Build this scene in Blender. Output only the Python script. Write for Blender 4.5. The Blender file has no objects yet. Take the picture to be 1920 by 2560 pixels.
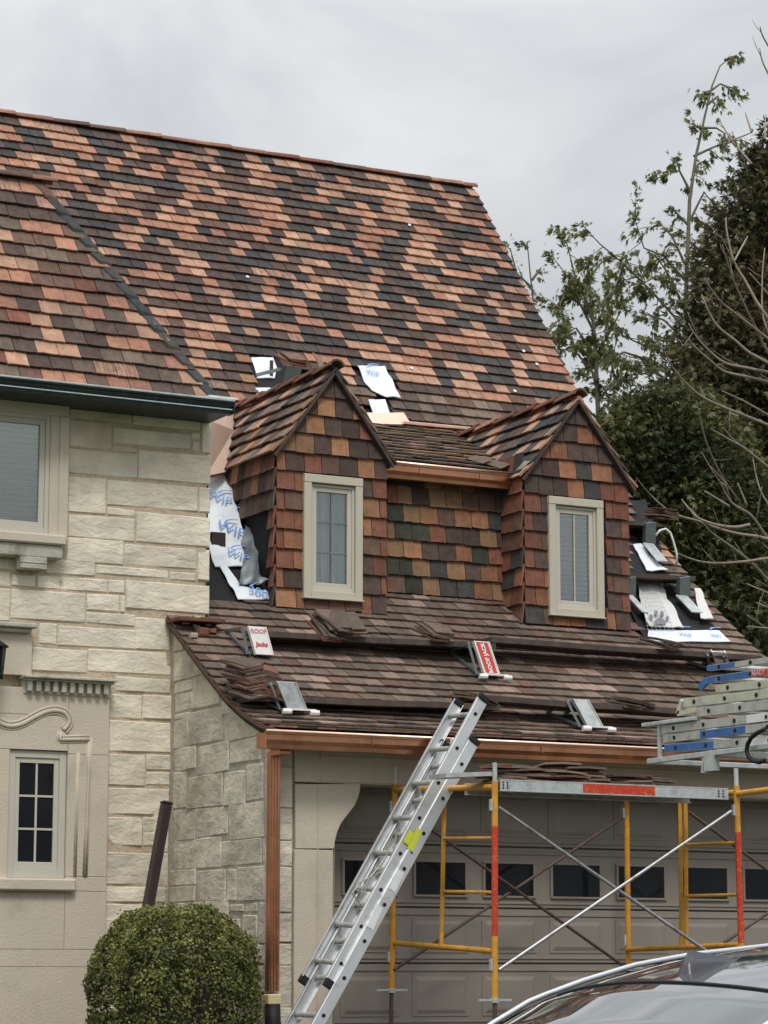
import bpy, math, random
from mathutils import Vector, Matrix, noise
rnd = random.Random(7)
PI = math.pi
# ------------------------------------------------------------------ camera, world, sun, exposure
scene = bpy.context.scene
COL = bpy.data.collections.new('scene'); scene.collection.children.link(COL)
CAM = Vector((-8.488, -17.765, 0.85)); FOC = 6705.0
PITCH = math.radians(9.753); YAW = math.radians(27.97)
cam_data = bpy.data.cameras.new('camera'); cam = bpy.data.objects.new('camera', cam_data); COL.objects.link(cam)
cam.location = CAM; cam.rotation_euler = (PI/2 + PITCH, 0, -YAW)
cam_data.sensor_fit = 'VERTICAL'; cam_data.sensor_height = 36; cam_data.lens = FOC/2560*36
cam_data.clip_start = .1; cam_data.clip_end = 3000
scene.camera = cam
SUN_EL, SUN_AZ = math.radians(52), math.radians(200)      # azimuth clockwise from +Y
world = bpy.data.worlds.new('World'); scene.world = world; world.use_nodes = True
wn, wl = world.node_tree.nodes, world.node_tree.links
wn.clear()
wo = wn.new('ShaderNodeOutputWorld'); bg = wn.new('ShaderNodeBackground'); wl.new(bg.outputs[0], wo.inputs[0])
sky = wn.new('ShaderNodeTexSky'); sky.sky_type = 'NISHITA'; sky.sun_disc = False
sky.sun_elevation = SUN_EL; sky.sun_rotation = SUN_AZ
tc = wn.new('ShaderNodeTexCoord'); sep = wn.new('ShaderNodeSeparateXYZ'); wl.new(tc.outputs['Generated'], sep.inputs[0])
# cloud layer: stratus with soft lighter breaks, brighter toward the zenith as an overcast sky is
mp = wn.new('ShaderNodeMapping'); mp.inputs['Scale'].default_value = (1, 1, 1.5); wl.new(tc.outputs['Generated'], mp.inputs[0])
n1 = wn.new('ShaderNodeTexNoise'); n1.inputs['Scale'].default_value = 5.0; n1.inputs['Detail'].default_value = 5; n1.inputs['Roughness'].default_value = .5
n1.inputs['Distortion'].default_value = .6
wl.new(mp.outputs[0], n1.inputs['Vector'])
cr = wn.new('ShaderNodeValToRGB'); wl.new(n1.outputs[0], cr.inputs[0])
cr.color_ramp.elements[0].position = .38; cr.color_ramp.elements[0].color = (.405, .425, .45, 1)
cr.color_ramp.elements[1].position = .62; cr.color_ramp.elements[1].color = (.60, .615, .625, 1)
el = wn.new('ShaderNodeMapRange'); el.inputs[1].default_value = 0; el.inputs[2].default_value = 1
el.inputs[3].default_value = .95; el.inputs[4].default_value = 3.3
sq = wn.new('ShaderNodeMath'); sq.operation = 'MULTIPLY'; wl.new(sep.outputs[2], sq.inputs[0]); wl.new(sep.outputs[2], sq.inputs[1]); wl.new(sq.outputs[0], el.inputs[0])
mul = wn.new('ShaderNodeVectorMath'); mul.operation = 'SCALE'; wl.new(cr.outputs[0], mul.inputs[0]); wl.new(el.outputs[0], mul.inputs['Scale'])
skm = wn.new('ShaderNodeVectorMath'); skm.operation = 'SCALE'; skm.inputs['Scale'].default_value = .08; wl.new(sky.outputs[0], skm.inputs[0])
mx = wn.new('ShaderNodeMix'); mx.data_type = 'RGBA'; mx.inputs[0].default_value = .95
wl.new(skm.outputs[0], mx.inputs[6]); wl.new(mul.outputs[0], mx.inputs[7]); wl.new(mx.outputs[2], bg.inputs[0])
bg.inputs[1].default_value = 1.0
sun_data = bpy.data.lights.new('sun', 'SUN'); sun_data.energy = 1.5; sun_data.angle = math.radians(14); sun_data.color = (1, .96, .9)
sun = bpy.data.objects.new('sun', sun_data); COL.objects.link(sun)
sd = Vector((math.sin(SUN_AZ)*math.cos(SUN_EL), math.cos(SUN_AZ)*math.cos(SUN_EL), math.sin(SUN_EL)))
sun.rotation_euler = sd.to_track_quat('Z', 'Y').to_euler()
scene.view_settings.view_transform = 'Standard'; scene.view_settings.look = 'None'
scene.view_settings.exposure = .22; scene.view_settings.gamma = 1; scene.view_settings.use_curve_mapping = False

# ------------------------------------------------------------------ survey helpers: sight lines on the real planes
_fw = Vector((math.sin(YAW)*math.cos(PITCH), math.cos(YAW)*math.cos(PITCH), math.sin(PITCH)))
_r = Vector((math.cos(YAW), -math.sin(YAW), 0)); _u = _r.cross(_fw)
def ray(x, y): return _fw + _r*((x-960)/FOC) - _u*((y-1280)/FOC)
def at(x, y, ax, v):
    d = ray(x, y); i = 'XYZ'.index(ax); return CAM + d*((v-CAM[i])/d[i])
def px(p):
    v = Vector(p)-CAM; z = v.dot(_fw); return 960+FOC*v.dot(_r)/z, 1280-FOC*v.dot(_u)/z
def inpoly(x, y, P):
    c = False; j = len(P)-1
    for i in range(len(P)):
        if (P[i][1] > y) != (P[j][1] > y) and x < (P[j][0]-P[i][0])*(y-P[i][1])/(P[j][1]-P[i][1])+P[i][0]: c = not c
        j = i
    return c

# ------------------------------------------------------------------ materials
MATS = {}
def newmat(name):
    m = bpy.data.materials.new(name); m.use_nodes = True; n = m.node_tree.nodes; l = m.node_tree.links
    b = n['Principled BSDF']; return m, n, l, b
def mat(name, col, rough=.7, metal=0, var=.12, scale=6, bump=0, bscale=30, detail=4, dirt=None, dscale=2, dlo=.5, dhi=.7, spec=.3, tilevar=0, streak=0, coat=0):
    if name in MATS: return MATS[name]
    m, n, l, b = newmat(name)
    geo = n.new('ShaderNodeNewGeometry')
    t = n.new('ShaderNodeTexNoise'); t.inputs['Scale'].default_value = scale; t.inputs['Detail'].default_value = detail; t.inputs['Roughness'].default_value = .6
    l.new(geo.outputs['Position'], t.inputs['Vector'])
    r = n.new('ShaderNodeMapRange'); r.inputs[1].default_value = .25; r.inputs[2].default_value = .75
    r.inputs[3].default_value = 1-var; r.inputs[4].default_value = 1+var; l.new(t.outputs[0], r.inputs[0])
    val = r.outputs[0]
    if tilevar:
        oi = n.new('ShaderNodeObjectInfo'); at_ = n.new('ShaderNodeAttribute'); at_.attribute_name = 'tv'
        ad = n.new('ShaderNodeMath'); ad.operation = 'ADD'; l.new(oi.outputs['Random'], ad.inputs[0]); l.new(at_.outputs['Fac'], ad.inputs[1])
        fr = n.new('ShaderNodeMath'); fr.operation = 'FRACT'; l.new(ad.outputs[0], fr.inputs[0])
        r2 = n.new('ShaderNodeMapRange'); r2.inputs[3].default_value = 1-tilevar; r2.inputs[4].default_value = 1+tilevar; l.new(fr.outputs[0], r2.inputs[0])
        m2 = n.new('ShaderNodeMath'); m2.operation = 'MULTIPLY'; l.new(val, m2.inputs[0]); l.new(r2.outputs[0], m2.inputs[1]); val = m2.outputs[0]
    c = n.new('ShaderNodeVectorMath'); c.operation = 'SCALE'; c.inputs[0].default_value = col; l.new(val, c.inputs['Scale'])
    out = c.outputs[0]
    if streak:
        uv = n.new('ShaderNodeUVMap'); mp_ = n.new('ShaderNodeMapping'); mp_.inputs['Scale'].default_value = (9, .5, 1); l.new(uv.outputs[0], mp_.inputs[0])
        av = n.new('ShaderNodeVectorMath'); l.new(mp_.outputs[0], av.inputs[0])
        gs = n.new('ShaderNodeVectorMath'); gs.operation = 'SCALE'; gs.inputs['Scale'].default_value = 1.3; l.new(geo.outputs['Position'], gs.inputs[0]); l.new(gs.outputs[0], av.inputs[1])
        s = n.new('ShaderNodeTexNoise'); s.inputs['Scale'].default_value = 1.4; s.inputs['Detail'].default_value = 3; l.new(av.outputs[0], s.inputs['Vector'])
        rp = n.new('ShaderNodeMapRange'); rp.inputs[1].default_value = .45; rp.inputs[2].default_value = .6; rp.inputs[3].default_value = 0; rp.inputs[4].default_value = streak; l.new(s.outputs[0], rp.inputs[0])
        q = n.new('ShaderNodeMix'); q.data_type = 'RGBA'; q.inputs[7].default_value = (.075, .05, .05, 1); l.new(rp.outputs[0], q.inputs[0]); l.new(out, q.inputs[6]); out = q.outputs[2]
    if dirt:
        t2 = n.new('ShaderNodeTexNoise'); t2.inputs['Scale'].default_value = dscale; t2.inputs['Detail'].default_value = 6; t2.inputs['Roughness'].default_value = .65
        l.new(geo.outputs['Position'], t2.inputs['Vector'])
        r3 = n.new('ShaderNodeMapRange'); r3.inputs[1].default_value = dlo; r3.inputs[2].default_value = dhi; l.new(t2.outputs[0], r3.inputs[0])
        q = n.new('ShaderNodeMix'); q.data_type = 'RGBA'; q.inputs[7].default_value = (*dirt, 1); l.new(r3.outputs[0], q.inputs[0]); l.new(out, q.inputs[6]); out = q.outputs[2]
    l.new(out, b.inputs['Base Color'])
    b.inputs['Roughness'].default_value = rough; b.inputs['Metallic'].default_value = metal
    b.inputs['Specular IOR Level'].default_value = spec; b.inputs['Coat Weight'].default_value = coat
    if bump:
        t3 = n.new('ShaderNodeTexNoise'); t3.inputs['Scale'].default_value = bscale; t3.inputs['Detail'].default_value = 6; l.new(geo.outputs['Position'], t3.inputs['Vector'])
        bp = n.new('ShaderNodeBump'); bp.inputs['Strength'].default_value = 1; bp.inputs['Distance'].default_value = bump; l.new(t3.outputs[0], bp.inputs['Height']); l.new(bp.outputs[0], b.inputs['Normal'])
    MATS[name] = m; return m

CLAY = {   # real surface colours of the clay tiles
 'O': ((.35, .175, .115), .1), 'L': ((.40, .235, .16), .1), 'T': ((.26, .155, .085), .15), 'M': ((.36, .21, .15), .55),
 'R': ((.195, .080, .052), .3), 'B': ((.145, .085, .062), .3), 'P': ((.088, .060, .049), .25), 'C': ((.056, .053, .050), .1), 'N': ((.33, .165, .088), .15), 'I': ((.27, .125, .07), .2),
 'G': ((.048, .052, .036), .1), 'A': ((.165, .119, .092), .25), 'E': ((.118, .088, .068), .2), 'F': ((.20, .143, .110), .25), 'H': ((.29, .205, .165), .2),
 'K': ((.045, .05, .052), 0), 'Q':((.33,.16,.11),.3)}
CK = list(CLAY)
for k in CK:
    mat('clay_'+k, CLAY[k][0], rough=.84, var=.34, scale=14, bump=.005, bscale=60, tilevar=.22, streak=CLAY[k][1], dirt=(.06, .058, .045) if k in 'OLTRBAFHEQNI' else None, dscale=7, dlo=.52, dhi=.9, spec=.2)
CLAYM = [MATS['clay_'+k] for k in CK]
def stone_mat(name, col, dark, dlo=.52, dhi=.8, moss=None):
    m, n, l, b = newmat(name)
    geo = n.new('ShaderNodeNewGeometry'); oi = n.new('ShaderNodeObjectInfo')
    t = n.new('ShaderNodeTexNoise'); t.inputs['Scale'].default_value = 5; t.inputs['Detail'].default_value = 6; l.new(geo.outputs['Position'], t.inputs['Vector'])
    r = n.new('ShaderNodeMapRange'); r.inputs[1].default_value = .3; r.inputs[2].default_value = .7; r.inputs[3].default_value = .86; r.inputs[4].default_value = 1.1; l.new(t.outputs[0], r.inputs[0])
    r2 = n.new('ShaderNodeMapRange'); r2.inputs[3].default_value = .88; r2.inputs[4].default_value = 1.08; l.new(oi.outputs['Random'], r2.inputs[0])
    m2 = n.new('ShaderNodeMath'); m2.operation = 'MULTIPLY'; l.new(r.outputs[0], m2.inputs[0]); l.new(r2.outputs[0], m2.inputs[1])
    c = n.new('ShaderNodeVectorMath'); c.operation = 'SCALE'; c.inputs[0].default_value = col; l.new(m2.outputs[0], c.inputs['Scale'])
    t2 = n.new('ShaderNodeTexNoise'); t2.inputs['Scale'].default_value = 2.6; t2.inputs['Detail'].default_value = 8; t2.inputs['Roughness'].default_value = .7; l.new(geo.outputs['Position'], t2.inputs['Vector'])
    r3 = n.new('ShaderNodeMapRange'); r3.inputs[1].default_value = dlo; r3.inputs[2].default_value = dhi; l.new(t2.outputs[0], r3.inputs[0])
    q = n.new('ShaderNodeMix'); q.data_type = 'RGBA'; q.inputs[7].default_value = (*dark, 1); l.new(r3.outputs[0], q.inputs[0]); l.new(c.outputs[0], q.inputs[6])
    # a few ochre patches
    t5 = n.new('ShaderNodeTexNoise'); t5.inputs['Scale'].default_value = 1.3; t5.inputs['Detail'].default_value = 3; l.new(geo.outputs['Position'], t5.inputs['Vector'])
    r5 = n.new('ShaderNodeMapRange'); r5.inputs[1].default_value = .6; r5.inputs[2].default_value = .75; r5.inputs[4].default_value = .7; l.new(t5.outputs[0], r5.inputs[0])
    q5 = n.new('ShaderNodeMix'); q5.data_type = 'RGBA'; q5.inputs[7].default_value = (.47, .34, .18, 1); l.new(r5.outputs[0], q5.inputs[0]); l.new(q.outputs[2], q5.inputs[6])
    l.new(q5.outputs[2], b.inputs['Base Color']); b.inputs['Roughness'].default_value = .9; b.inputs['Specular IOR Level'].default_value = .15
    mp_ = n.new('ShaderNodeMapping'); mp_.inputs['Scale'].default_value = (1, 1, 2.0); l.new(geo.outputs['Position'], mp_.inputs[0])
    t3 = n.new('ShaderNodeTexNoise'); t3.inputs['Scale'].default_value = 9; t3.inputs['Detail'].default_value = 9; t3.inputs['Roughness'].default_value = .62; t3.inputs['Distortion'].default_value = .5; l.new(mp_.outputs[0], t3.inputs['Vector'])
    bp = n.new('ShaderNodeBump'); bp.inputs['Distance'].default_value = .024; bp.inputs['Strength'].default_value = .8; l.new(t3.outputs[0], bp.inputs['Height']); l.new(bp.outputs[0], b.inputs['Normal'])
    MATS[name] = m; return m
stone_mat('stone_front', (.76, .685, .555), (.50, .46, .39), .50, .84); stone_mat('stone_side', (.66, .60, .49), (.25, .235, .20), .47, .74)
mat('mortar', (.50, .41, .30), .95, var=.2, scale=20, bump=.01, bscale=50)
mat('mortar_grey', (.40, .36, .29), .95, var=.2, scale=20, bump=.01, bscale=50)
mat('limestone', (.56, .49, .395), .85, var=.06, scale=3, bump=.004, bscale=60, dirt=(.30, .26, .22), dscale=1.6, dlo=.55, dhi=.95)
mat('limestone_weathered', (.46, .44, .37), .9, var=.15, scale=6, bump=.006, bscale=50, dirt=(.13, .13, .11), dscale=5, dlo=.5, dhi=.75)
mat('window_paint', (.52, .49, .42), .45, var=.03, scale=4)
mat('window_trim', (.50, .46, .37), .55, var=.04, scale=5, dirt=(.3, .27, .22), dscale=4, dlo=.6, dhi=1)
mat('glass_dark', (.010, .012, .015), .08, var=.3, scale=3, spec=.16)
mat('curtain', (.84, .88, .86), .9, var=.12, scale=5)
mat('blind', (.86, .90, .88), .6, var=.04)
mat('copper', (.62, .30, .18), .34, metal=1, var=.14, scale=4, bump=.0015, bscale=8, dirt=(.36, .15, .08), dscale=2.5, dlo=.45, dhi=.75)
mat('copper_bright', (.86, .56, .43), .38, metal=1, var=.12, scale=3, bump=.003, bscale=6)
mat('copper_pale', (.80, .60, .48), .5, metal=.25, var=.1, scale=3, bump=.004, bscale=6)
mat('gutter_patina', (.016, .030, .026), .45, var=.5, scale=14, spec=.3, dirt=(.16, .20, .19), dscale=9, dlo=.66, dhi=.85)
mat('gutter_lip', (.42, .48, .47), .45, metal=.5, var=.3, scale=10)
mat('door_paint', (.255, .225, .19), .55, var=.06, scale=3, bump=.001, bscale=40)
mat('felt', (.018, .018, .02), .85, var=.3, scale=8, bump=.006, bscale=12)
mat('roof_deck', (.05, .04, .035), .9, var=.2)
mat('membrane', (.72, .76, .80), .5, var=.05, scale=3, bump=.02, bscale=7, dirt=(.45, .52, .62), dscale=5, dlo=.55, dhi=.9)
mat('print_blue', (.20, .36, .68), .6, var=.25, scale=20)
mat('print_grey', (.16, .16, .17), .7, var=.1)
mat('grid_sheet', (.60, .60, .57), .6, var=.06, scale=4, bump=.01, bscale=8)
mat('grid_line', (.33, .34, .40), .7)
mat('aluminium', (.66, .67, .68), .42, metal=.75, var=.08, scale=8, dirt=(.36, .36, .36), dscale=9, dlo=.55, dhi=.85)
mat('aluminium_dull', (.50, .50, .47), .5, metal=.45, var=.15, scale=12, dirt=(.22, .21, .19), dscale=11, dlo=.5, dhi=.8)
mat('aluminium_cream', (.55, .54, .44), .5, metal=.3, var=.15, scale=12, dirt=(.25, .24, .2), dscale=9, dlo=.55, dhi=.8)
mat('black_rubber', (.012, .012, .013), .6, var=.1)
mat('yellow_paint', (.60, .29, .035), .45, var=.2, scale=10, dirt=(.30, .20, .12), dscale=16, dlo=.54, dhi=.72)
mat('red_paint', (.50, .05, .025), .5, var=.2, scale=20, dirt=(.6, .3, .1), dscale=30, dlo=.56, dhi=.7)
mat('steel', (.42, .42, .42), .42, metal=.8, var=.2, scale=16, dirt=(.12, .08, .06), dscale=14, dlo=.55, dhi=.75)
mat('steel_rusty', (.11, .075, .065), .6, metal=.4, var=.3, scale=16, dirt=(.2, .05, .03), dscale=7, dlo=.6, dhi=.75)
mat('galvanised', (.52, .55, .55), .5, metal=.5, var=.15, scale=20, dirt=(.3, .3, .3), dscale=12, dlo=.5, dhi=.8)
mat('blue_paint', (.045, .13, .36), .5, var=.25, scale=14, dirt=(.25, .3, .38), dscale=9, dlo=.6, dhi=.8)
mat('white_plate', (.72, .71, .69), .5, var=.08, scale=14)
mat('red_print', (.55, .06, .05), .6, var=.25, scale=50)
mat('pink_print', (.62, .22, .30), .6, var=.25, scale=50)
mat('bracket_steel', (.19, .22, .23), .5, metal=.4, var=.15, scale=16)
mat('plank_wood', (.085, .065, .052), .85, var=.3, scale=9, bump=.003, bscale=40, dirt=(.05, .045, .04), dscale=6, dlo=.45, dhi=.7)
mat('plywood', (.45, .34, .22), .8, var=.15, scale=9)
mat('brown_metal', (.045, .03, .03), .45, var=.15)
mat('tape_yellow', (.62, .52, .30), .5, var=.05)
mat('label_yellow', (.55, .60, .05), .5, var=.1, scale=60)
mat('label_white', (.66, .68, .68), .5, var=.12, scale=50)
mat('bark', (.16, .13, .10), .9, var=.2, scale=20)
mat('bark_pale', (.25, .21, .17), .85, var=.2, scale=20)
mat('bark_green', (.15, .14, .10), .9, var=.2, scale=20)
mat('soil', (.06, .045, .035), .95, var=.3, scale=4, bump=.03, bscale=12)
mat('grass', (.06, .09, .03), .9, var=.35, scale=3, bump=.02, bscale=40)
mat('asphalt', (.055, .055, .055), .9, var=.15, scale=30, bump=.004, bscale=90)
mat('concrete', (.28, .27, .25), .9, var=.1, scale=6, bump=.003, bscale=60)
mat('lamp_black', (.015, .015, .015), .5)
mat('car_paint', (.33, .34, .36), .16, metal=.5, var=.02, coat=1)
mat('car_fin', (.055, .055, .065), .3, var=.02, spec=.4)
mat('car_roof', (.06, .06, .065), .06, var=.04, spec=.7, coat=1)
mat('car_glass', (.02, .03, .028), .03, var=.04, spec=.8, coat=1)
mat('car_trim', (.60, .62, .64), .3, metal=.8, var=.03)
mat('cable', (.012, .012, .014), .45)
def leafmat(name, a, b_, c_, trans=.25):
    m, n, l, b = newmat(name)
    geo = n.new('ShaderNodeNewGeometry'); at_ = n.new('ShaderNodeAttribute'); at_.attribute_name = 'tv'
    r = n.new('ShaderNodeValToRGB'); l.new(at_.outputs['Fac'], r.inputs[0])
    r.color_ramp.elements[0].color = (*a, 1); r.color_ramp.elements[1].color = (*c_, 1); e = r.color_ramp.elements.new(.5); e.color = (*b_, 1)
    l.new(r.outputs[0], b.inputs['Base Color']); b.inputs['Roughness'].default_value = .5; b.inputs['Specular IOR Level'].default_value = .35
    if trans:
        tr = n.new('ShaderNodeBsdfTranslucent'); l.new(r.outputs[0], tr.inputs[0]); ms = n.new('ShaderNodeMixShader'); ms.inputs[0].default_value = trans
        l.new(b.outputs[0], ms.inputs[1]); l.new(tr.outputs[0], ms.inputs[2]); l.new(ms.outputs[0], n['Material Output'].inputs[0])
    MATS[name] = m
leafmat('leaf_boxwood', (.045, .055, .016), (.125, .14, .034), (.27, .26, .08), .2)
leafmat('leaf_cedar', (.085, .10, .045), (.17, .185, .07), (.30, .29, .10), .5)
leafmat('leaf_arbor', (.042, .046, .022), (.115, .108, .052), (.20, .16, .075), .22)
leafmat('leaf_arbor_green', (.040, .052, .024), (.098, .112, .046), (.18, .175, .065), .22)

# ------------------------------------------------------------------ mesh helpers
def link(o, parent=None):
    COL.objects.link(o)
    if parent is not None: o.parent = parent
    return o
def props(o, label=None, cat=None, group=None, kind=None):
    if label: o['label'] = label
    if cat: o['category'] = cat
    if group: o['group'] = group
    if kind: o['kind'] = kind
    return o
def empty(name, loc, label, cat, group=None):
    o = bpy.data.objects.new(name, None); o.location = loc; o.empty_display_size = .2; link(o); props(o, label, cat, group); return o
class MB:
    def __init__(s): s.v = []; s.f = []; s.m = []; s.tv = []; s.uv = []
    def add(s, vs, fs, mi=0, tv=0, uvs=None):
        n = len(s.v); s.v += [tuple(x) for x in vs]
        for f in fs:
            s.f.append(tuple(i+n for i in f)); s.m.append(mi); s.tv.append(tv)
            s.uv.append([uvs[i] for i in f] if uvs else None)
    def box(s, a, b, mi=0):
        x0, y0, z0 = a; x1, y1, z1 = b
        if x0 > x1: x0, x1 = x1, x0
        if y0 > y1: y0, y1 = y1, y0
        if z0 > z1: z0, z1 = z1, z0
        s.add([(x0,y0,z0),(x1,y0,z0),(x1,y1,z0),(x0,y1,z0),(x0,y0,z1),(x1,y0,z1),(x1,y1,z1),(x0,y1,z1)],
              [(0,3,2,1),(4,5,6,7),(0,1,5,4),(1,2,6,5),(2,3,7,6),(3,0,4,7)], mi)
    def beam(s, p, q, w, h, up=(0,0,1), mi=0):
        p, q = Vector(p), Vector(q); d = (q-p).normalized(); u = Vector(up); r = d.cross(u)
        if r.length < 1e-4: r = d.cross(Vector((0,1,0)))
        r.normalize(); u = r.cross(d)
        c = [r*(w/2)*a+u*(h/2)*b for a, b in ((-1,-1),(1,-1),(1,1),(-1,1))]
        s.add([p+x for x in c]+[q+x for x in c], [(3,2,1,0),(4,5,6,7),(0,1,5,4),(1,2,6,5),(2,3,7,6),(3,0,4,7)], mi)
    def tube(s, pts, rad, n=8, mi=0, cap=True):
        pts = [Vector(p) for p in pts]
        if not isinstance(rad, (list, tuple)): rad = [rad]*len(pts)
        base = len(s.v); prev = None
        for i, p in enumerate(pts):
            d = (pts[min(i+1, len(pts)-1)]-pts[max(i-1, 0)]).normalized()
            if prev is None: r = d.orthogonal().normalized()
            else:
                r = prev-d*prev.dot(d); r = r.normalized() if r.length > 1e-5 else d.orthogonal().normalized()
            prev = r; u = d.cross(r)
            for k in range(n):
                a = 2*PI*k/n; s.v.append(tuple(p+(r*math.cos(a)+u*math.sin(a))*rad[i]))
        for i in range(len(pts)-1):
            for k in range(n):
                a = base+i*n+k; b = base+i*n+(k+1) % n
                s.f.append((a, b, b+n, a+n)); s.m.append(mi); s.tv.append(0); s.uv.append(None)
        if cap:
            for f in (tuple(base+k for k in range(n))[::-1], tuple(base+(len(pts)-1)*n+k for k in range(n))):
                s.f.append(f); s.m.append(mi); s.tv.append(0); s.uv.append(None)
    def prism(s, poly, axis, a, b, mi=0):
        """extrude a 2-D polygon along an axis; poly coords are the other two axes in order"""
        def P(u, v, w):
            return {'X': (w, u, v), 'Y': (u, w, v), 'Z': (u, v, w)}[axis]
        n = len(poly)
        s.add([P(u, v, a) for u, v in poly]+[P(u, v, b) for u, v in poly],
              [tuple(range(n)), tuple(range(2*n-1, n-1, -1))]+[(i, (i+1) % n, (i+1) % n+n, i+n) for i in range(n)], mi)
    def build(s, name, mats, parent=None, smooth=False, bevel=0, solid=True):
        me = bpy.data.meshes.new(name)
        me.from_pydata(s.v, [], s.f)
        if not isinstance(mats, (list, tuple)): mats = [mats]
        for m in mats: me.materials.append(MATS[m] if isinstance(m, str) else m)
        if len(mats) > 1: me.polygons.foreach_set('material_index', s.m)
        if any(s.tv):
            a = me.attributes.new('tv', 'FLOAT', 'FACE'); a.data.foreach_set('value', s.tv)
        if any(u is not None for u in s.uv):
            ul = me.uv_layers.new(name='UVMap'); fl = []
            for f, u in zip(s.f, s.uv):
                for k in range(len(f)): fl += list(u[k]) if u else [0, 0]
            ul.data.foreach_set('uv', fl)
        if solid and len(s.f) < 4000:
            import bmesh
            bm = bmesh.new(); bm.from_mesh(me); bmesh.ops.recalc_face_normals(bm, faces=bm.faces)
            if bevel: bmesh.ops.bevel(bm, geom=bm.edges[:], offset=bevel, segments=1, affect='EDGES', clamp_overlap=True)
            bm.to_mesh(me); bm.free()
        if smooth: me.polygons.foreach_set('use_smooth', [True]*len(me.polygons))
        me.update()
        o = bpy.data.objects.new(name, me); link(o)
        if parent is not None:
            o.parent = parent; o.matrix_parent_inverse = (Matrix.Translation(root_loc(parent))).inverted()
        return o
def root_loc(o):          # parts carry world coordinates; only a root empty is moved
    return Vector(o.location) if o.parent is None else Vector((0, 0, 0))
def setparent(o, parent): o.parent = parent; o.matrix_parent_inverse = Matrix.Translation(root_loc(parent)).inverted()
def arc_area(pts):
    q = [px(p) for p in pts]; return abs(sum(q[i][0]*q[(i+1) % len(q)][1]-q[(i+1) % len(q)][0]*q[i][1] for i in range(len(q))))/2
def visible_px(p): x, y = px(p); return -30 < x < 1950 and -30 < y < 2590

# ------------------------------------------------------------------ tile layer
TOP, BOT, TH = .038, .008, .017
def clip(poly, planes):
    for (a, b, c) in planes:       # keep a*x+b*y+c >= 0
        out = []
        for i in range(len(poly)):
            p, q = poly[i], poly[(i+1) % len(poly)]; dp = a*p[0]+b*p[1]+c; dq = a*q[0]+b*q[1]+c
            if dp >= 0: out.append(p)
            if (dp >= 0) != (dq >= 0):
                t = dp/(dp-dq); out.append((p[0]+(q[0]-p[0])*t, p[1]+(q[1]-p[1])*t))
        poly = out
        if len(poly) < 3: return []
    return poly
def tile_local(poly, w, L, top=TOP, bot=BOT, th=TH):
    """poly in metres, x across, y up the slope"""
    n = len(poly); z = lambda y: top-(top-bot)*max(0, min(1, y/L))
    vs = [(x, y, z(y)) for x, y in poly]+[(x, y, z(y)-th) for x, y in poly]
    fs = [tuple(range(n)), tuple(range(2*n-1, n-1, -1))]+[(i+n, (i+1) % n+n, (i+1) % n, i) for i in range(n)]
    uv = [(x/w+.5, y/L) for x, y in poly]*2
    return vs, fs, uv
SHARED = {}
def shared_tile(variant, cls, w, L, top, bot, th):
    key = (variant, cls, round(w, 3), round(L, 3), top)
    if key not in SHARED:
        r = random.Random(variant*7+1); j = lambda a: r.uniform(-a, a)
        poly = [(-w/2+.0032, j(.003)), (-w/5, j(.0045)), (w/4, j(.0045)), (w/2-.0032, j(.003)), (w/2-.0032, L), (-w/2+.0032, L)]
        vs, fs, uv = tile_local(poly, w, L, top, bot, th)
        mb = MB(); mb.add(vs, fs, 0, 0, uv)
        me = bpy.data.meshes.new('tile'); me.from_pydata(mb.v, [], mb.f); me.materials.append(MATS['clay_'+cls])
        ul = me.uv_layers.new(name='UVMap'); fl = []
        for u in mb.uv:
            for q in u: fl += list(q)
        ul.data.foreach_set('uv', fl); me.update(); SHARED[key] = me
    return SHARED[key]
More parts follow.
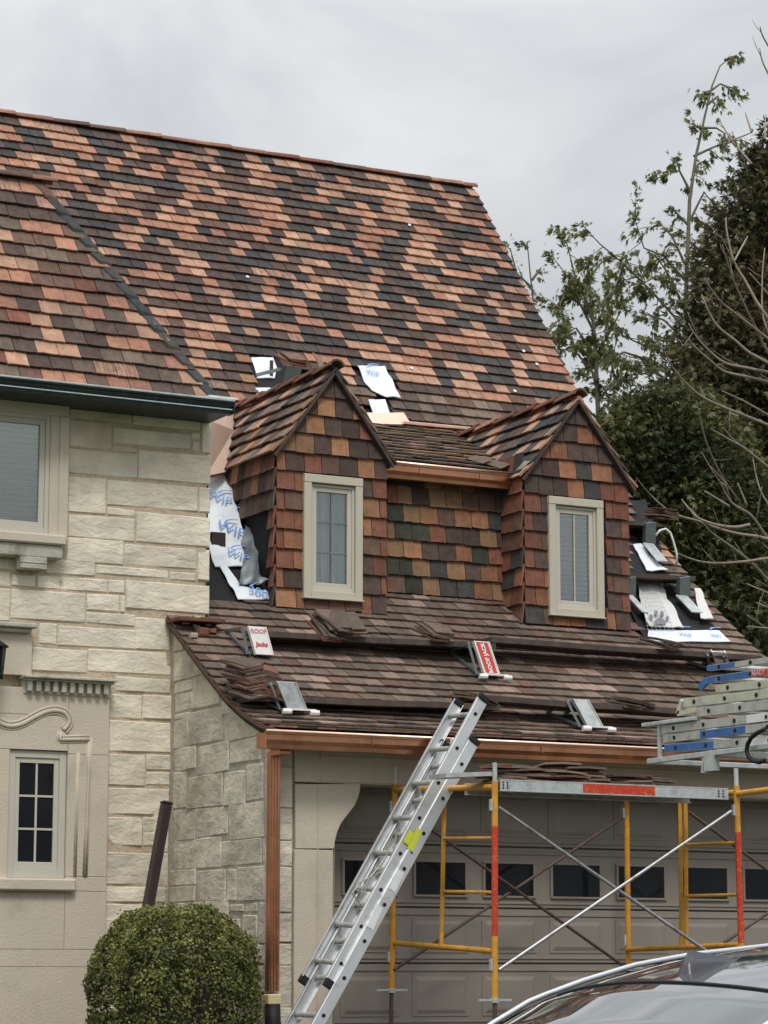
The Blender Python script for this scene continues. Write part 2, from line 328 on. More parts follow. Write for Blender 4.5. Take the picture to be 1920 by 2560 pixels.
class Tiler:
    def __init__(s): s.items = []
    def tile(s, O, xr, up, nrm, w, L, cls, planes=None, xoff=0, top=TOP, bot=BOT, th=TH, jit=1.0, expo=None):
        """O: butt centre on the surface; xr/up/nrm unit axes"""
        variant = rnd.randrange(5)
        poly = None
        if planes:
            base = [(-w/2+.0032, rnd.uniform(-.003, .003)), (0, rnd.uniform(-.003, .003)), (w/2-.0032, rnd.uniform(-.003, .003)), (w/2-.0032, L), (-w/2+.0032, L)]
            c = clip(base, planes)
            if len(c) < 3: return
            ar = abs(sum(c[i][0]*c[(i+1) % len(c)][1]-c[(i+1) % len(c)][0]*c[i][1] for i in range(len(c))))/2
            if ar < w*L*.04: return
            if ar < w*L*.999: poly = c
        a = rnd.gauss(0, .006)*jit; lift = abs(rnd.gauss(0, .002))*jit
        M = Matrix((xr, up, nrm)).transposed().to_4x4(); M.translation = Vector(O)+Vector(nrm)*lift+Vector(up)*rnd.gauss(0, .0025)*jit
        M = M @ Matrix.Rotation(a, 4, 'Z')
        e = expo or L*.82
        cp = [M @ Vector((x, y, top)) for x, y in ((-w/2, 0), (w/2, 0), (w/2, e), (-w/2, e))]
        area = arc_area(cp) if visible_px(M @ Vector((0, e/2, 0))) else 0
        face = (CAM-Vector(O)).dot(Vector(nrm)) > 0
        s.items.append((area if face else area*.01, M, variant, cls, w, L, poly, top, bot, th))
    def emit(s, parent, name, limit=300):
        s.items.sort(key=lambda t: -t[0])
        rest = MB()
        inv = Matrix.Translation(root_loc(parent)).inverted()
        for i, (area, M, variant, cls, w, L, poly, top, bot, th) in enumerate(s.items):
            if i < limit and area > 20:
                if poly is None: me = shared_tile(variant, cls, w, L, top, bot, th)
                else:
                    vs, fs, uv = tile_local(poly, w, L, top, bot, th)
                    mb = MB(); mb.add(vs, fs, 0, 0, uv)
                    me = bpy.data.meshes.new(name); me.from_pydata(mb.v, [], mb.f); me.materials.append(MATS['clay_'+cls])
                    ul = me.uv_layers.new(name='UVMap'); fl = []
                    for u in mb.uv:
                        for q in u: fl += list(q)
                    ul.data.foreach_set('uv', fl); me.update()
                o = bpy.data.objects.new(name, me); COL.objects.link(o); o.parent = parent; o.matrix_parent_inverse = inv; o.matrix_basis = M
            else:
                if poly is None:
                    r = random.Random(variant*7+1); j = lambda a: r.uniform(-a, a)
                    poly = [(-w/2+.0032, j(.003)), (-w/5, j(.0045)), (w/4, j(.0045)), (w/2-.0032, j(.003)), (w/2-.0032, L), (-w/2+.0032, L)]
                vs, fs, uv = tile_local(poly, w, L, top, bot, th)
                rest.add([M @ Vector(v) for v in vs], fs, CK.index(cls), rnd.random()*.98+.01, uv)
        if rest.f:
            o = rest.build(name+'_field', CLAYM, parent, solid=False); o['kind'] = 'stuff'
def runs(n, pal, seed, lo=1, hi=3):
    """one course of colours in short runs; pal: list of (class-list, weight)"""
    r = random.Random('course %d' % seed); out = []
    last = None
    while len(out) < n:
        g = r.choices([p[0] for p in pal], [p[1] for p in pal])[0]
        dark = g[0] in 'PCBEKG'
        if last is not None and dark == last and r.random() < (.62 if dark else .76): continue
        last = dark
        k = r.choice((1, 1, 2, 2, 3)) if hi == 3 else r.randint(lo, hi)
        out += [r.choice(g) for _ in range(k)]
    return out[:n]

# ================================================================== GROUND
def sheet_obj(name, quads, m, z):
    mb = MB()
    for q in quads: mb.add([(x, y, zz) for x, y, zz in q], [tuple(range(len(q)))])
    o = mb.build(name, m); o['kind'] = 'structure'; return o
def gz(y): return -.1 if y > -1.2 else (-.1+(y+1.2)*.055 if y > -14 else -.804)
def strip(name, x0, x1, y0, y1, m, lift):
    mb = MB(); ys = sorted(set([y0, y1]+[v for v in (-14, -1.2) if y0 < v < y1]))
    for a, b in zip(ys, ys[1:]): mb.add([(x0, a, gz(a)+lift), (x1, a, gz(a)+lift), (x1, b, gz(b)+lift), (x0, b, gz(b)+lift)], [(0, 1, 2, 3)])
    o = mb.build(name, m); o['kind'] = 'structure'; return o
strip('ground', -900, 900, -900, 900, 'grass', -.012)
strip('driveway', -.1, 7.2, -14, .6, 'asphalt', -.004)
strip('planting_bed', -6, -.14, -1.0, 1.8, 'soil', .012)
strip('street', -200, 200, -23, -14.0, 'asphalt', .0)

# ================================================================== HOUSE
house = empty('stone_house', (2, 2, -.1), 'cream limestone house with steep mottled clay tile roof, two tiled dormers and an attached garage', 'house')
YA = 1.85; YD = 2.12; YM = 2.46; XR = 5.8
prof = [(-.22,2.595),(.1,2.67),(.4,2.78),(.7,2.92),(1.0,3.10),(1.3,3.29),(1.6,3.49),(1.9,3.68),(2.2,3.88),(2.5,4.10),(2.8,4.35),(3.2,4.68),(3.6,5.05),(4.0,5.44),(4.4,5.95),(4.88,6.6),(7.04,9.4)]
arc = [0]
for p, q in zip(prof, prof[1:]): arc.append(arc[-1]+math.hypot(q[0]-p[0], q[1]-p[1]))
SMAX = arc[-1]
def zr(y):
    for p, q in zip(prof, prof[1:]):
        if y <= q[0]: t = (y-p[0])/(q[0]-p[0]); return p[1]+(q[1]-p[1])*t
    return prof[-1][1]
def ps(s):
    for i in range(len(prof)-1):
        if s <= arc[i+1] or i == len(prof)-2:
            t = (s-arc[i])/(arc[i+1]-arc[i]); return prof[i][0]+(prof[i+1][0]-prof[i][0])*t, prof[i][1]+(prof[i+1][1]-prof[i][1])*t
def roofhit(x, y):
    lo, hi = -.22, 7.04
    for _ in range(50):
        m = (lo+hi)/2; p = at(x, y, 'Y', m)
        if p.z > zr(m): lo = m
        else: hi = m
    return at(x, y, 'Y', lo)
def rnormal(y):
    d = .05; v = Vector((0, 2*d, zr(y+d)-zr(y-d))).normalized(); return Vector((0, -v.z, v.y))

# --- walls behind the stones
def wall(name, boxes, m):
    mb = MB()
    for a, b in boxes: mb.box(a, b)
    return mb.build(name, m, house)
XW = .33       # right end of the tall front wing
front_wall = wall('front_wall', [((-4.5, YA+.008, -.3), (XW-.03, YA+.35, 5.5))], 'mortar')
wall('wing_return_wall', [((XW-.33, YA+.352, 3.0), (XW-.005, 5.2, 5.5))], 'stone_front')
# garage side wall, top cut to the sweep of the roof
mb = MB(); poly = [(.03, -.3), (YA+.03, -.3)]+[(y, zr(y)-.10) for y in (YA+.03, 1.6, 1.3, 1.0, .7, .4, .1)]+[(.03, zr(.03)-.12)]
mb.prism(poly, 'X', .007, .30); side_wall = mb.build('side_wall', 'mortar_grey', house)

def rough_stone(corners, nrm, mi_name, parent, depth=.05, proud=.002, relief=.010, cut=None):
    """corners: four 3-D points (ll, lr, ur, ul) on the wall face; a split-faced block with chamfered arrises"""
    ll, lr, ur, ul = [Vector(c) for c in corners]; nrm = Vector(nrm); gx = (lr-ll).normalized()*.005; gu = (ul-ll).normalized()*.005
    ll, lr, ur, ul = ll-gx-gu, lr+gx-gu, ur+gx+gu, ul-gx+gu
    W = (lr-ll).length; H = (ul-ll).length
    if W < .02 or H < .02: return
    nx = 3 if W > .16 else 2; ny = 2 if H > .1 else 1
    us = [0, min(.009/W, .3)]+[(i+1)/(nx) for i in range(nx-1)]+[1-min(.009/W, .3), 1]
    vs_ = [0, min(.009/H, .3)]+[(i+1)/(ny) for i in range(ny-1)]+[1-min(.009/H, .3), 1]
    mb = MB(); pts = []
    seed = Vector((ll.x*3.1+ll.y*1.7, ll.z*2.3, rnd.random()*10))
    j = [Vector((0, 0, rnd.uniform(-.006, .006))) for _ in range(4)]
    ll, lr, ur, ul = ll+j[0], lr+j[1], ur+j[2], ul+j[3]
    for b, v in enumerate(vs_):
        for a, u in enumerate(us):
            p = (ll*(1-u)+lr*u)*(1-v)+(ul*(1-u)+ur*u)*v
            edge = a in (0, len(us)-1) or b in (0, len(vs_)-1)
            h = -.010 if edge else proud+relief*noise.noise(seed+Vector((u*W*5, v*H*7, 0)))*1.6
            pts.append(p+nrm*h)
    A, B = len(us), len(vs_)
    fs = [(b*A+a, b*A+a+1, (b+1)*A+a+1, (b+1)*A+a) for b in range(B-1) for a in range(A-1)]
    n0 = len(pts); ring = [a for a in range(A)]+[b*A+A-1 for b in range(1, B)]+[(B-1)*A+a for a in range(A-2, -1, -1)]+[b*A for b in range(B-2, 0, -1)]
    pts += [pts[i]-nrm*depth for i in ring]
    fs += [(ring[(i+1) % len(ring)], ring[i], n0+i, n0+(i+1) % len(ring)) for i in range(len(ring))]
    mb.add(pts, fs)
    if cut:        # keep what lies under the roof line: drop vertices above it down
        mb.v = [(x, y, min(z, cut(y))) for x, y, z in mb.v]
    return mb.build('stone', mi_name, parent)
def F(cx, cy, sc, x, y): return cx+x/sc, cy+y/sc
placedA = []
def front_stone(x0, y0, x1, y1, cx, cy, sc, Y=YA, parent=None, m='stone_front', rec=True):
    g = .0
    a = at(*F(cx, cy, sc, x0, y0), 'Y', Y); b = at(*F(cx, cy, sc, x1, y1), 'Y', Y)
    xa, xb, zt, zb = a.x+g*.3, b.x-g*.3, a.z-g*.2, b.z+g*.2
    if rec: placedA.append((xa, xb, zb, zt))
    rough_stone([(xa, Y, zb), (xb, Y, zb), (xb, Y, zt), (xa, Y, zt)], (0, -1, 0), m, parent or front_wall)
L8 = [(455,235,850,355),(868,285,1295,400),(1310,335,1365,550),(455,335,720,530),(735,380,1228,530),(1245,420,1295,460),(1248,470,1292,540),(735,505,885,550),
 (450,520,888,715),(903,530,1362,755),(447,700,683,945),(697,725,1280,930),(1293,775,1360,935),(700,905,875,965),(445,950,870,1125),(888,930,1357,1160),
 (440,1095,798,1270),(810,1140,1272,1305),(1285,1180,1355,1380),(300,1240,615,1350),(627,1278,1090,1360),(1103,1320,1265,1378),(-60,1235,105,1310),(-60,1320,65,1420),(80,1335,228,1415),
 (245,1340,695,1450),(705,1370,805,1455),(820,1375,1355,1590),(-60,1430,60,1640),(75,1430,550,1645),(567,1465,770,1575),(780,1480,808,1580)]
for q in L8: front_stone(*q, 0, 920, 2.592)
L1 = [(515,70,800,152),(805,100,1005,300),(808,66,1250,94),(235,140,335,265),(345,150,800,290),(190,285,515,430),(525,290,1010,450),(690,455,1005,550),(655,560,838,705),(850,565,1020,710),(650,715,1015,905),
 (645,915,858,1100),(870,920,1015,1005),(870,1020,1005,1100),(640,1115,1000,1270),(640,1290,840,1455),(852,1290,950,1370),(852,1380,950,1455)]
for q in L1: front_stone(*q, 0, 1500, 2.37)
L2 = [(555,275,795,440),(550,448,860,530),(548,540,860,700),(548,712,860,880),(548,890,860,1040),(548,1050,860,1161),(800,60,872,270),(800,280,870,440)]
for q in L2: front_stone(*q, 0, 2000, 2.074)
S1 = [(190,90,330,362),(190,390,600,700),(200,820,440,915),(450,740,830,1110),(205,975,445,1180),(200,1250,400,1290),(195,1330,380,1700),(390,1230,865,1600),(880,1120,1420,1545),(195,1730,490,1990),
 (520,1690,945,2040),(960,1610,1390,1880),(180,2060,355,2540),(370,2120,860,2510),(880,2060,1170,2490),(1190,1940,1420,2420),(840,1080,980,1110),(845,1060,1100,1220),
 (190,2582,480,2975),(490,2557,930,2915),(950,2502,1430,2955),(190,3005,840,3362),(855,2995,1400,3310),(1410,2962,1440,3300),(130,3402,490,3610),(500,3410,900,3820),(915,3392,1050,3835),(1060,3362,1450,3815),
 (130,3620,480,3835),(960,3872,1160,3972),(1170,3862,1340,3985),(1360,3850,1460,4420),(1130,4022,1340,4420),(200,3850,940,4100),(200,4120,1100,4420),(200,4440,700,4800),(720,4440,1450,4700),(720,4720,1450,5100),(200,4820,700,5200),(200,5220,900,5540),(920,5120,1450,5540)]
for x0, y0, x1, y1 in S1:
    a = at(*F(400, 1560, 5.53, x0, y0), 'X', 0); b = at(*F(400, 1560, 5.53, x1, y1), 'X', 0)
    ya, yb, zt, zb = min(a.y-.008, YA+.02), b.y+.008, a.z-.005, b.z+.005
    yb = max(yb, .0)
    zt2 = zt
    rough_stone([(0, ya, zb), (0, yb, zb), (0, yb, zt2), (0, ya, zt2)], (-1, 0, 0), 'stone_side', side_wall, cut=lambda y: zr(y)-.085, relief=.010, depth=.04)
# quoins wrap the garage corner on its front
garage_front = wall('garage_front_wall', [((.03, .03, -.3), (.19, .30, 2.50)), ((.52, .05, 2.30), (6.4, .30, 2.52)), ((5.60, .05, -.3), (6.4, .30, 2.3))], 'mortar_grey')
z = 2.5; k = 0
while z > -.1:
    h = (.16, .30, .24, .19, .33, .22)[k % 6]; k += 1
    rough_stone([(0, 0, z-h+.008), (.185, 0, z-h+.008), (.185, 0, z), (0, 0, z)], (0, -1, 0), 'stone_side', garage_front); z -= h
# --- limestone garage surround with its corbel
mb = MB(); q = lambda x, y: (lambda p: (p.x, p.z))(at(x, y, 'Y', -.01))
cor = [q(737,1960), q(900,1960), q(899,1975), q(895,1993), q(885,2015), q(868,2037), q(852,2058), q(842,2080), q(837,2100), q(834,2122), q(738,2122)]
mb.prism([(x, z) for x, z in cor], 'Y', -.02, .29); corb = mb.build('corbel', 'limestone', house, bevel=.004)
mb = MB(); mb.box((.197, -.018, .45), (.513, .29, 1.742)); mb.build('jamb', 'limestone', house, bevel=.004)
mb = MB(); mb.box((.197, -.03, -.2), (.53, .29, .445)); mb.build('jamb_base', 'limestone_weathered', house, bevel=.004)
mb = MB(); mb.box((.38, -.026, .46), (.386, -.0182, 2.2)); mb.build('jamb_moulding', 'limestone', house)
mb = MB(); mb.box((.197, -.02, 2.235), (6.2, .29, 2.505)); lint = mb.build('lintel', 'limestone', house, bevel=.003)
mb = MB(); mb.box((.40, -.045, 2.44), (6.1, -.021, 2.50)); mb.box((.40, -.036, 2.415), (6.1, -.0205, 2.438)); mb.box((.40, -.03, 2.245), (6.1, -.0205, 2.27)); mb.build('lintel_moulding', 'limestone', lint, bevel=.004)
mb = MB(); mb.box((5.75, -.018, -.2), (6.1, .29, 2.233)); mb.build('jamb', 'limestone', house, bevel=.004)
# --- garage door
DX0, DX1, DY = .52, 5.74, .30
door = MB(); door.box((DX0-.1, DY+.05, -.1), (DX1+.1, DY+.09, 2.4)); door = door.build('garage_door', 'door_paint', house)
SEC = [(1.818+.0, 2.30), (1.345, 1.812), (.925, 1.339), (.45, .919), (-.09, .444)]
x0w = 1.381-.61*1
mb = MB(); mb.box((DX0-.04, .10, 2.236), (DX1+.04, .16, 2.30)); mb.box((.516, .02, -.1), (.545, DY+.05, 2.232)); mb.build('door_frame', 'door_paint', house)
for si, (z0, z1) in enumerate(SEC):
    mb = MB(); mb.box((DX0, DY+.012, z0+.004), (DX1, DY+.049, z1-.004)); mb.box((DX0, DY+.004, z1-.055), (DX1, DY+.0119, z1-.035)); mb.box((DX0, DY+.004, z0+.03), (DX1, DY+.0119, z0+.045))
    mb.build('door_section', 'door_paint', door, bevel=.002)
    for c in range(8):
        wx = x0w+.61*c; zm0, zm1 = (z0+.09, z1-.09)
        if wx+.43 > DX1: break
        if si == 1:
            zt, zb = 1.683, 1.440
            mb = MB()
            for a, b in (((wx-.022, 0, zb-.018), (wx+.452, 0, zb-.001)), ((wx-.022, 0, zt+.001), (wx+.452, 0, zt+.018)), ((wx-.022, 0, zb), (wx-.001, 0, zt)), ((wx+.431, 0, zb), (wx+.452, 0, zt))):
                mb.box((a[0], DY-.006, a[2]), (b[0], DY+.0115, b[2]))
            mb.build('pane_frame', 'door_paint', door, bevel=.002)
            mb = MB(); mb.box((wx, DY+.002, zb), (wx+.43, DY+.010, zt)); mb.build('pane', 'glass_dark', door)
        else:
            mb = MB(); mb.box((wx-.03, DY+.006, zm0-.012), (wx+.46, DY+.0115, zm1+.012))
            # raised-and-fielded panel: a sloping border round a flat field
            a0, b0, a1, b1 = wx-.01, wx+.44, zm0+.006, zm1-.006; e = .028
            mb.add([(a0, DY+.0059, a1), (b0, DY+.0059, a1), (b0, DY+.0059, b1), (a0, DY+.0059, b1), (a0+e, DY-.004, a1+e), (b0-e, DY-.004, a1+e), (b0-e, DY-.004, b1-e), (a0+e, DY-.004, b1-e)],
                   [(4, 5, 6, 7), (0, 1, 5, 4), (1, 2, 6, 5), (2, 3, 7, 6), (3, 0, 4, 7)])
            mb.build('panel', 'door_paint', door, solid=False)

# --- copper gutter and downspout of the garage
mb = MB(); gy0, gy1 = -.33, -.20
def gutter(mb, x0, x1, yf, yb, zt, zb, drop=0, mi=0, lip=.016):
    P = [(yb, zt-.01), (yb, zb), (yf+.035, zb), (yf+.03, zb+.03), (yf+.005, zb+.06), (yf+.003, zt-.02), (yf-.012, zt-.018), (yf-.014, zt), (yf+.012, zt+.001), (yf+.014, zt-.012), (yf+.016, zb+.062), (yf+.042, zb+.04), (yf+.045, zb+.012), (yb-.01, zb+.012), (yb-.01, zt-.01)]
    a = [(x0, y, z) for y, z in P]; b = [(x1, y, z+drop) for y, z in P]; n = len(P)
    mb.add(a+b, [(i, (i+1) % n, (i+1) % n+n, i+n) for i in range(n)]+[tuple(range(n))[::-1], tuple(range(n, 2*n))], mi)
def dgutter(name, x0, x1, yf, yb, zt, zb, m, seam, parent=house):
    mb = MB(); gutter(mb, x0, x1, yf, yb, zt, zb); mb.box((x0-.004, yf-.004, zb), (x0+.006, yb, zt-.012)); mb.box((x1-.006, yf-.004, zb), (x1+.004, yb, zt-.012))
    o = mb.build(name, m, parent)
    s = MB()
    x = x0+seam*.6
    while x < x1: s.box((x-.004, yf-.005, zb+.05), (x+.004, yf+.004, zt-.02)); x += seam
    if s.f: s.build('gutter_seam', m, o)
    return o
gut = dgutter('copper_gutter', -.21, 6.1, -.36, -.22, 2.565, 2.445, 'copper', 1.45)
mb = MB(); mb.tube([(-.205, -.368, 2.566), (6.1, -.368, 2.566)], .0125, 10); mb.build('gutter_lip', 'copper_bright', gut, smooth=True)  # lighter copper on the bead paints in its bright highlight
mb = MB(); mb.box((-.03, -.075, .72), (.052, -.008, 2.44)); mb.box((-.021, -.082, .72), (-.006, -.0755, 2.44)); mb.box((.028, -.082, .72), (.043, -.0755, 2.44)); mb.box((.004, -.080, .72), (.018, -.0755, 2.44))
ds = mb.build('downspout', 'copper', house, bevel=.004)
mb = MB(); mb.box((-.035, -.24, 2.41), (.055, -.012, 2.444)); mb.build('downspout_outlet', 'copper', ds, bevel=.006)
mb = MB(); mb.box((-.042, -.09, .625), (.066, -.003, .70)); mb.build('tape_collar', 'tape_yellow', ds, bevel=.008)
mb = MB(); mb.tube([(.012, -.05, .625), (.012, -.055, .5), (.02, -.06, .42), (.03, -.08, .2), (.03, -.08, -.12)], [.054, .058, .075, .078, .078], 14); mb.build('drain_boot', 'black_rubber', ds, smooth=True)

# --- main roof: deck, tiles
HOLES = [[(622,892),(682,895),(690,925),(770,930),(765,1000),(690,1040),(640,1010),(622,960)], [(893,925),(962,930),(990,1002),(925,992)], [(916,1008),(960,1010),(972,1043),(925,1040)], [(910,1038),(1012,1042),(1030,1078),(905,1070)],
         [(527,1050),(600,1030),(640,1200),(665,1500),(610,1502),(520,1500)], [(1565,1255),(1600,1262),(1640,1330),(1650,1420),(1700,1490),(1800,1600),(1640,1615),(1560,1550)]]
mb = MB(); pts = [(y, z-.03) for y, z in prof]
def deck(mb, x0, x1, y0, y1):
    P = [(y, zr(y)-.02) for y in sorted({y0, y1}|{y for y, z in prof if y0 < y < y1})]
    mb.add([(x0, y, z) for y, z in P]+[(x1, y, z) for y, z in P]+[(x0, y, z-.06) for y, z in P]+[(x1, y, z-.06) for y, z in P],
           [(i, i+len(P), i+1+len(P), i+1) for i in range(len(P)-1)]+[(i+2*len(P)+1, i+1+3*len(P), i+3*len(P), i+2*len(P)) for i in range(len(P)-1)]
           +[(i+1, i+1+2*len(P), i+2*len(P), i) for i in range(len(P)-1)]+[(i+len(P), i+3*len(P), i+1+3*len(P), i+1+len(P)) for i in range(len(P)-1)]+[(0, 2*len(P), 3*len(P), len(P))])
deck(mb, -.02, XR-.03, -.20, YA); deck(mb, XW+.005, XR-.03, YA+.001, 5.4); deck(mb, -3.2, XR-.03, 5.401, 7.03)
mb.add([(-3.2, 7.03, 9.36), (XR-.03, 7.03, 9.36), (XR-.03, 10.5, 4.9), (-3.2, 10.5, 4.9)], [(0, 1, 2, 3)])
main_roof = mb.build('main_roof', 'roof_deck', house, solid=False)
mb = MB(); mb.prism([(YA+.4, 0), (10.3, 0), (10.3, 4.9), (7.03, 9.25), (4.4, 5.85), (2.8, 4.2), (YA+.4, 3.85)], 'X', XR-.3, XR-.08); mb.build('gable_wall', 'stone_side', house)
WE, WS = 5.37, 1.69           # wing eave height; slope refined below
T = Tiler(); EXP = .142; TW = .158; LT = .174
rows = int(SMAX/EXP)
PAL_UP = [('O', 2.0), ('L', 2.2), ('OL', 1.4), ('LQ', 1), ('M', .8), ('P', 4.2), ('C', 2.8), ('PC', 1.8), ('B', .8)]
PAL_MID = [('A', 1.5), ('E', 1.6), ('B', 1.6), ('P', 1.2), ('F', 1.3), ('L', .9), ('T', .4), ('Q', .9)]
PAL_LOW = [('E', 3), ('A', 3), ('F', 1.6), ('B', .8), ('H', .6)]
PAL_EAVE = [('F', 3), ('H', 2.2), ('A', 2), ('E', 1), ('Q', .4)]
for r_ in range(rows):
    s0 = r_*EXP+.0; y0, z0 = ps(s0); y1, z1 = ps(min(s0+LT, SMAX))
    up = Vector((0, y1-y0, z1-z0)).normalized(); nm = Vector((0, -up.z, up.y))
    xmin = -.045 if y0 < YA-.02 else XW+.03
    if z0 > WE-.15: xmin = -1.6 if z0 > 7.4 else min(XW+.05, .30-(z0-WE)/WS)-.05
    off = (r_ % 2)*TW*.5+rnd.uniform(-.02, .02)
    n = int((XR-xmin)/TW)+3
    frac = s0/SMAX
    pal = PAL_EAVE if s0 < .75 else PAL_LOW if y0 < 2.9 else PAL_MID if y0 < 4.75 else PAL_UP
    x = xmin-off-TW; i = 0
    cols = runs(n+4, pal, r_*13+5, 1, 2 if pal is not PAL_UP else 3)
    while x < XR:
        cx = x+TW/2; planes = []
        if x < xmin: planes.append((1, 0, -(xmin-cx)))
        if x+TW > XR: planes.append((-1, 0, (XR-cx)))
        O = Vector((cx, y0, z0)); X, Y = px(O+up*EXP*.5)
        skip = any(inpoly(X, Y, H) for H in HOLES)
        # inside a dormer nothing is tiled
        for dx0, dx1, yf in ((1.12, 2.02, YD+.12), (3.53, 4.47, YD+.12), (2.02, 3.53, YM+.1)):
            if dx0 < cx < dx1 and y0 > yf and y0 < (4.1 if dx1-dx0 < 1.2 else 4.35) : 
                ridge = 5.9-abs(cx-(dx0+dx1)/2)*1.4 if dx1-dx0 < 1.2 else 5.2+(y0-2.34)*.38
                if z0+.1 < ridge: skip = True
        if not skip:
            tp = .038 if y0 > 3.6 else .029
            T.tile(O, Vector((1, 0, 0)), up, nm, TW, LT, cols[i], planes or None, expo=EXP, top=tp, bot=.008 if tp > .03 else .005, th=.017 if tp > .03 else .014)
        x += TW; i += 1
T.emit(main_roof, 'roof_tile', 300)
# verge tiles along the right rake and the side sweep
def half_round(p, q, r0, r1, up, m, name, parent, seg=7, arc_=1.0):
    p, q, up = Vector(p), Vector(q), Vector(up); d = (q-p).normalized(); s_ = d.cross(up).normalized(); up = s_.cross(d); mb = MB(); n = seg
    A = [Vector() for _ in range(0)]
    def ring(c, r, t): return [c+s_*math.cos(PI*(.5-arc_/2+arc_*k/n))*r+up*math.sin(PI*(.5-arc_/2+arc_*k/n))*r*t for k in range(n+1)]
    a, b, c, e = ring(p, r0, 1), ring(q, r1, 1), ring(p, r0-.016, 1), ring(q, r1-.016, 1); N = n+1
    vs = a+b+c+e
    fs = [(k, k+1, N+k+1, N+k) for k in range(n)]+[(2*N+k+1, 2*N+k, 3*N+k, 3*N+k+1) for k in range(n)]+[(k+1, k, 2*N+k, 2*N+k+1) for k in range(n)]+[(N+k, N+k+1, 3*N+k+1, 3*N+k) for k in range(n)]+[(0, N, 3*N, 2*N), (n, 2*N+n, 3*N+n, N+n)]
    mb.add(vs, fs); return mb.build(name, 'clay_'+m, parent, smooth=False)
x = -1.6; k = 0
while x < XR-.02:
    x1 = min(x+.44, XR+.02); c = rnd.choice('QRQBQR')
    half_round((x1, 7.04, 9.375+rnd.uniform(-.006, .006)), (x-.03, 7.04, 9.375), .082, .070, (0, 0, 1), c, 'ridge_tile', main_roof, 8, .8); x += .40; k += 1
mb = MB()
for i in range(len(prof)-1):
    (ya, za), (yb, zb) = prof[i], prof[i+1]
    mb.add([(XR-.05, ya, za-.02), (XR-.005, ya, za-.02), (XR-.005, yb, zb-.02), (XR-.05, yb, zb-.02), (XR-.05, ya, za-.09), (XR-.005, ya, za-.09), (XR-.005, yb, zb-.09), (XR-.05, yb, zb-.09)], [(0,1,2,3),(4,7,6,5),(1,5,6,2),(0,3,7,4)])
mb.build('rake_board', 'felt', main_roof, solid=False)
# under-tile course along the garage side sweep (the dark red double edge)
mb = MB()
for i in range(7):
    (ya, za), (yb, zb) = prof[i], prof[i+1]; X0, X1 = -.05, .06
    mb.add([(X0, ya, za-.003), (X1, ya, za-.003), (X1, yb, zb-.003), (X0, yb, zb-.003), (X0, ya, za-.035), (X1, ya, za-.035), (X1, yb, zb-.035), (X0, yb, zb-.035)], [(0,1,2,3),(4,7,6,5),(0,3,7,4),(0,4,5,1),(3,2,6,7)])
mb.build('verge_tile_course', 'clay_B', main_roof, solid=False)
# flat cap and debris on the wall shoulder
mb = MB(); a = at(425, 1536, 'Y', 1.6); b = at(535, 1548, 'Y', 1.75); mb.box((-.06, 1.55, 3.60), (.34, 1.83, 3.625)); mb.build('shoulder_flashing', 'clay_R', house)
for k in range(9):
    X = rnd.uniform(0, .3); Y = rnd.uniform(1.45, 1.8); zz = zr(Y)+.04; s_ = rnd.uniform(.02, .055)
    rough_stone([(X, Y, zz), (X+s_*1.5, Y, zz), (X+s_*1.5, Y, zz+s_), (X, Y, zz+s_)], (0, -1, 0), rnd.choice(['stone_front', 'clay_R', 'mortar_grey']), main_roof)

# --- front wing roof
wing = MB(); ex = .26; ey = 1.53; _d = ray(104, 437); _t = (ex+ey-CAM.x-CAM.y)/(_d.x+_d.y); _p = CAM+_d*_t; hx, hy, hz = _p.x, _p.y, _p.z-.09; WS = (hz-WE)/(hy-ey)
wing.add([(-4.5, ey, WE-.03), (ex, ey, WE-.03), (hx, hy, hz-.05), (-4.5, hy, hz-.05), (ex, 5.0, WE-.03), (-4.5, 5.9, hz-.1), (hx, 5.6, hz-.1)], [(0, 1, 2, 3), (1, 4, 6, 2), (3, 2, 6, 5)])
wing.box((-4.5, ey+.02, WE-.065), (ex-.02, YA+.2, WE-.04))
wing_roof = wing.build('wing_roof', 'roof_deck', house, solid=False)
T = Tiler(); up = Vector((0, 1, WS)).normalized(); nm = Vector((0, -up.z, up.y)); slen = math.hypot(hy-ey, hz-WE); e2 = slen/15
PAL_W = [('A', .8), ('E', 1.2), ('P', 2.4), ('B', 1.8), ('O', 2.2), ('Q', 1.0), ('L', 1.8), ('M', .6), ('R', .3)]
for r_ in range(15):
    s0 = r_*e2; y0, z0 = ey+up.y*s0, WE+up.z*s0; xh = ex-(y0-ey); off = (r_ % 2)*.095; x = -3.3+off+rnd.uniform(-.02, .02); i = 0; cols = runs(26, PAL_W, r_*7+3, 1, 2)
    w = .185
    while x < xh:
        cx = x+w/2; pl = None
        if x+w > xh-up.y*.25: pl = [(-1, -up.y, xh-.02-cx)]
        T.tile((cx, y0, z0), Vector((1, 0, 0)), up, nm, w, e2*1.22, cols[i % 26], pl, expo=e2, jit=1.3); x += w; i += 1
up2 = Vector((-1, 0, WS)).normalized(); nm2 = Vector((0, 1, 0)).cross(up2)
for r_ in range(15):
    s0 = r_*e2; x0, z0 = ex+up2.x*s0, WE+up2.z*s0; y = ey+(ex-x0); i = 0; cols = runs(30, PAL_W, r_*7+103)
    ymax = next((yy/50 for yy in range(100, 352) if zr(yy/50) > z0), 6)+.1
    while y < ymax:
        T.tile((x0, y+w/2, z0), Vector((0, 1, 0)), up2, nm2, w, e2*1.22, cols[i % 30], [(1, up2.x, w/2)] if i == 0 else None, expo=e2); y += w; i += 1
T.emit(wing_roof, 'roof_tile', 300)
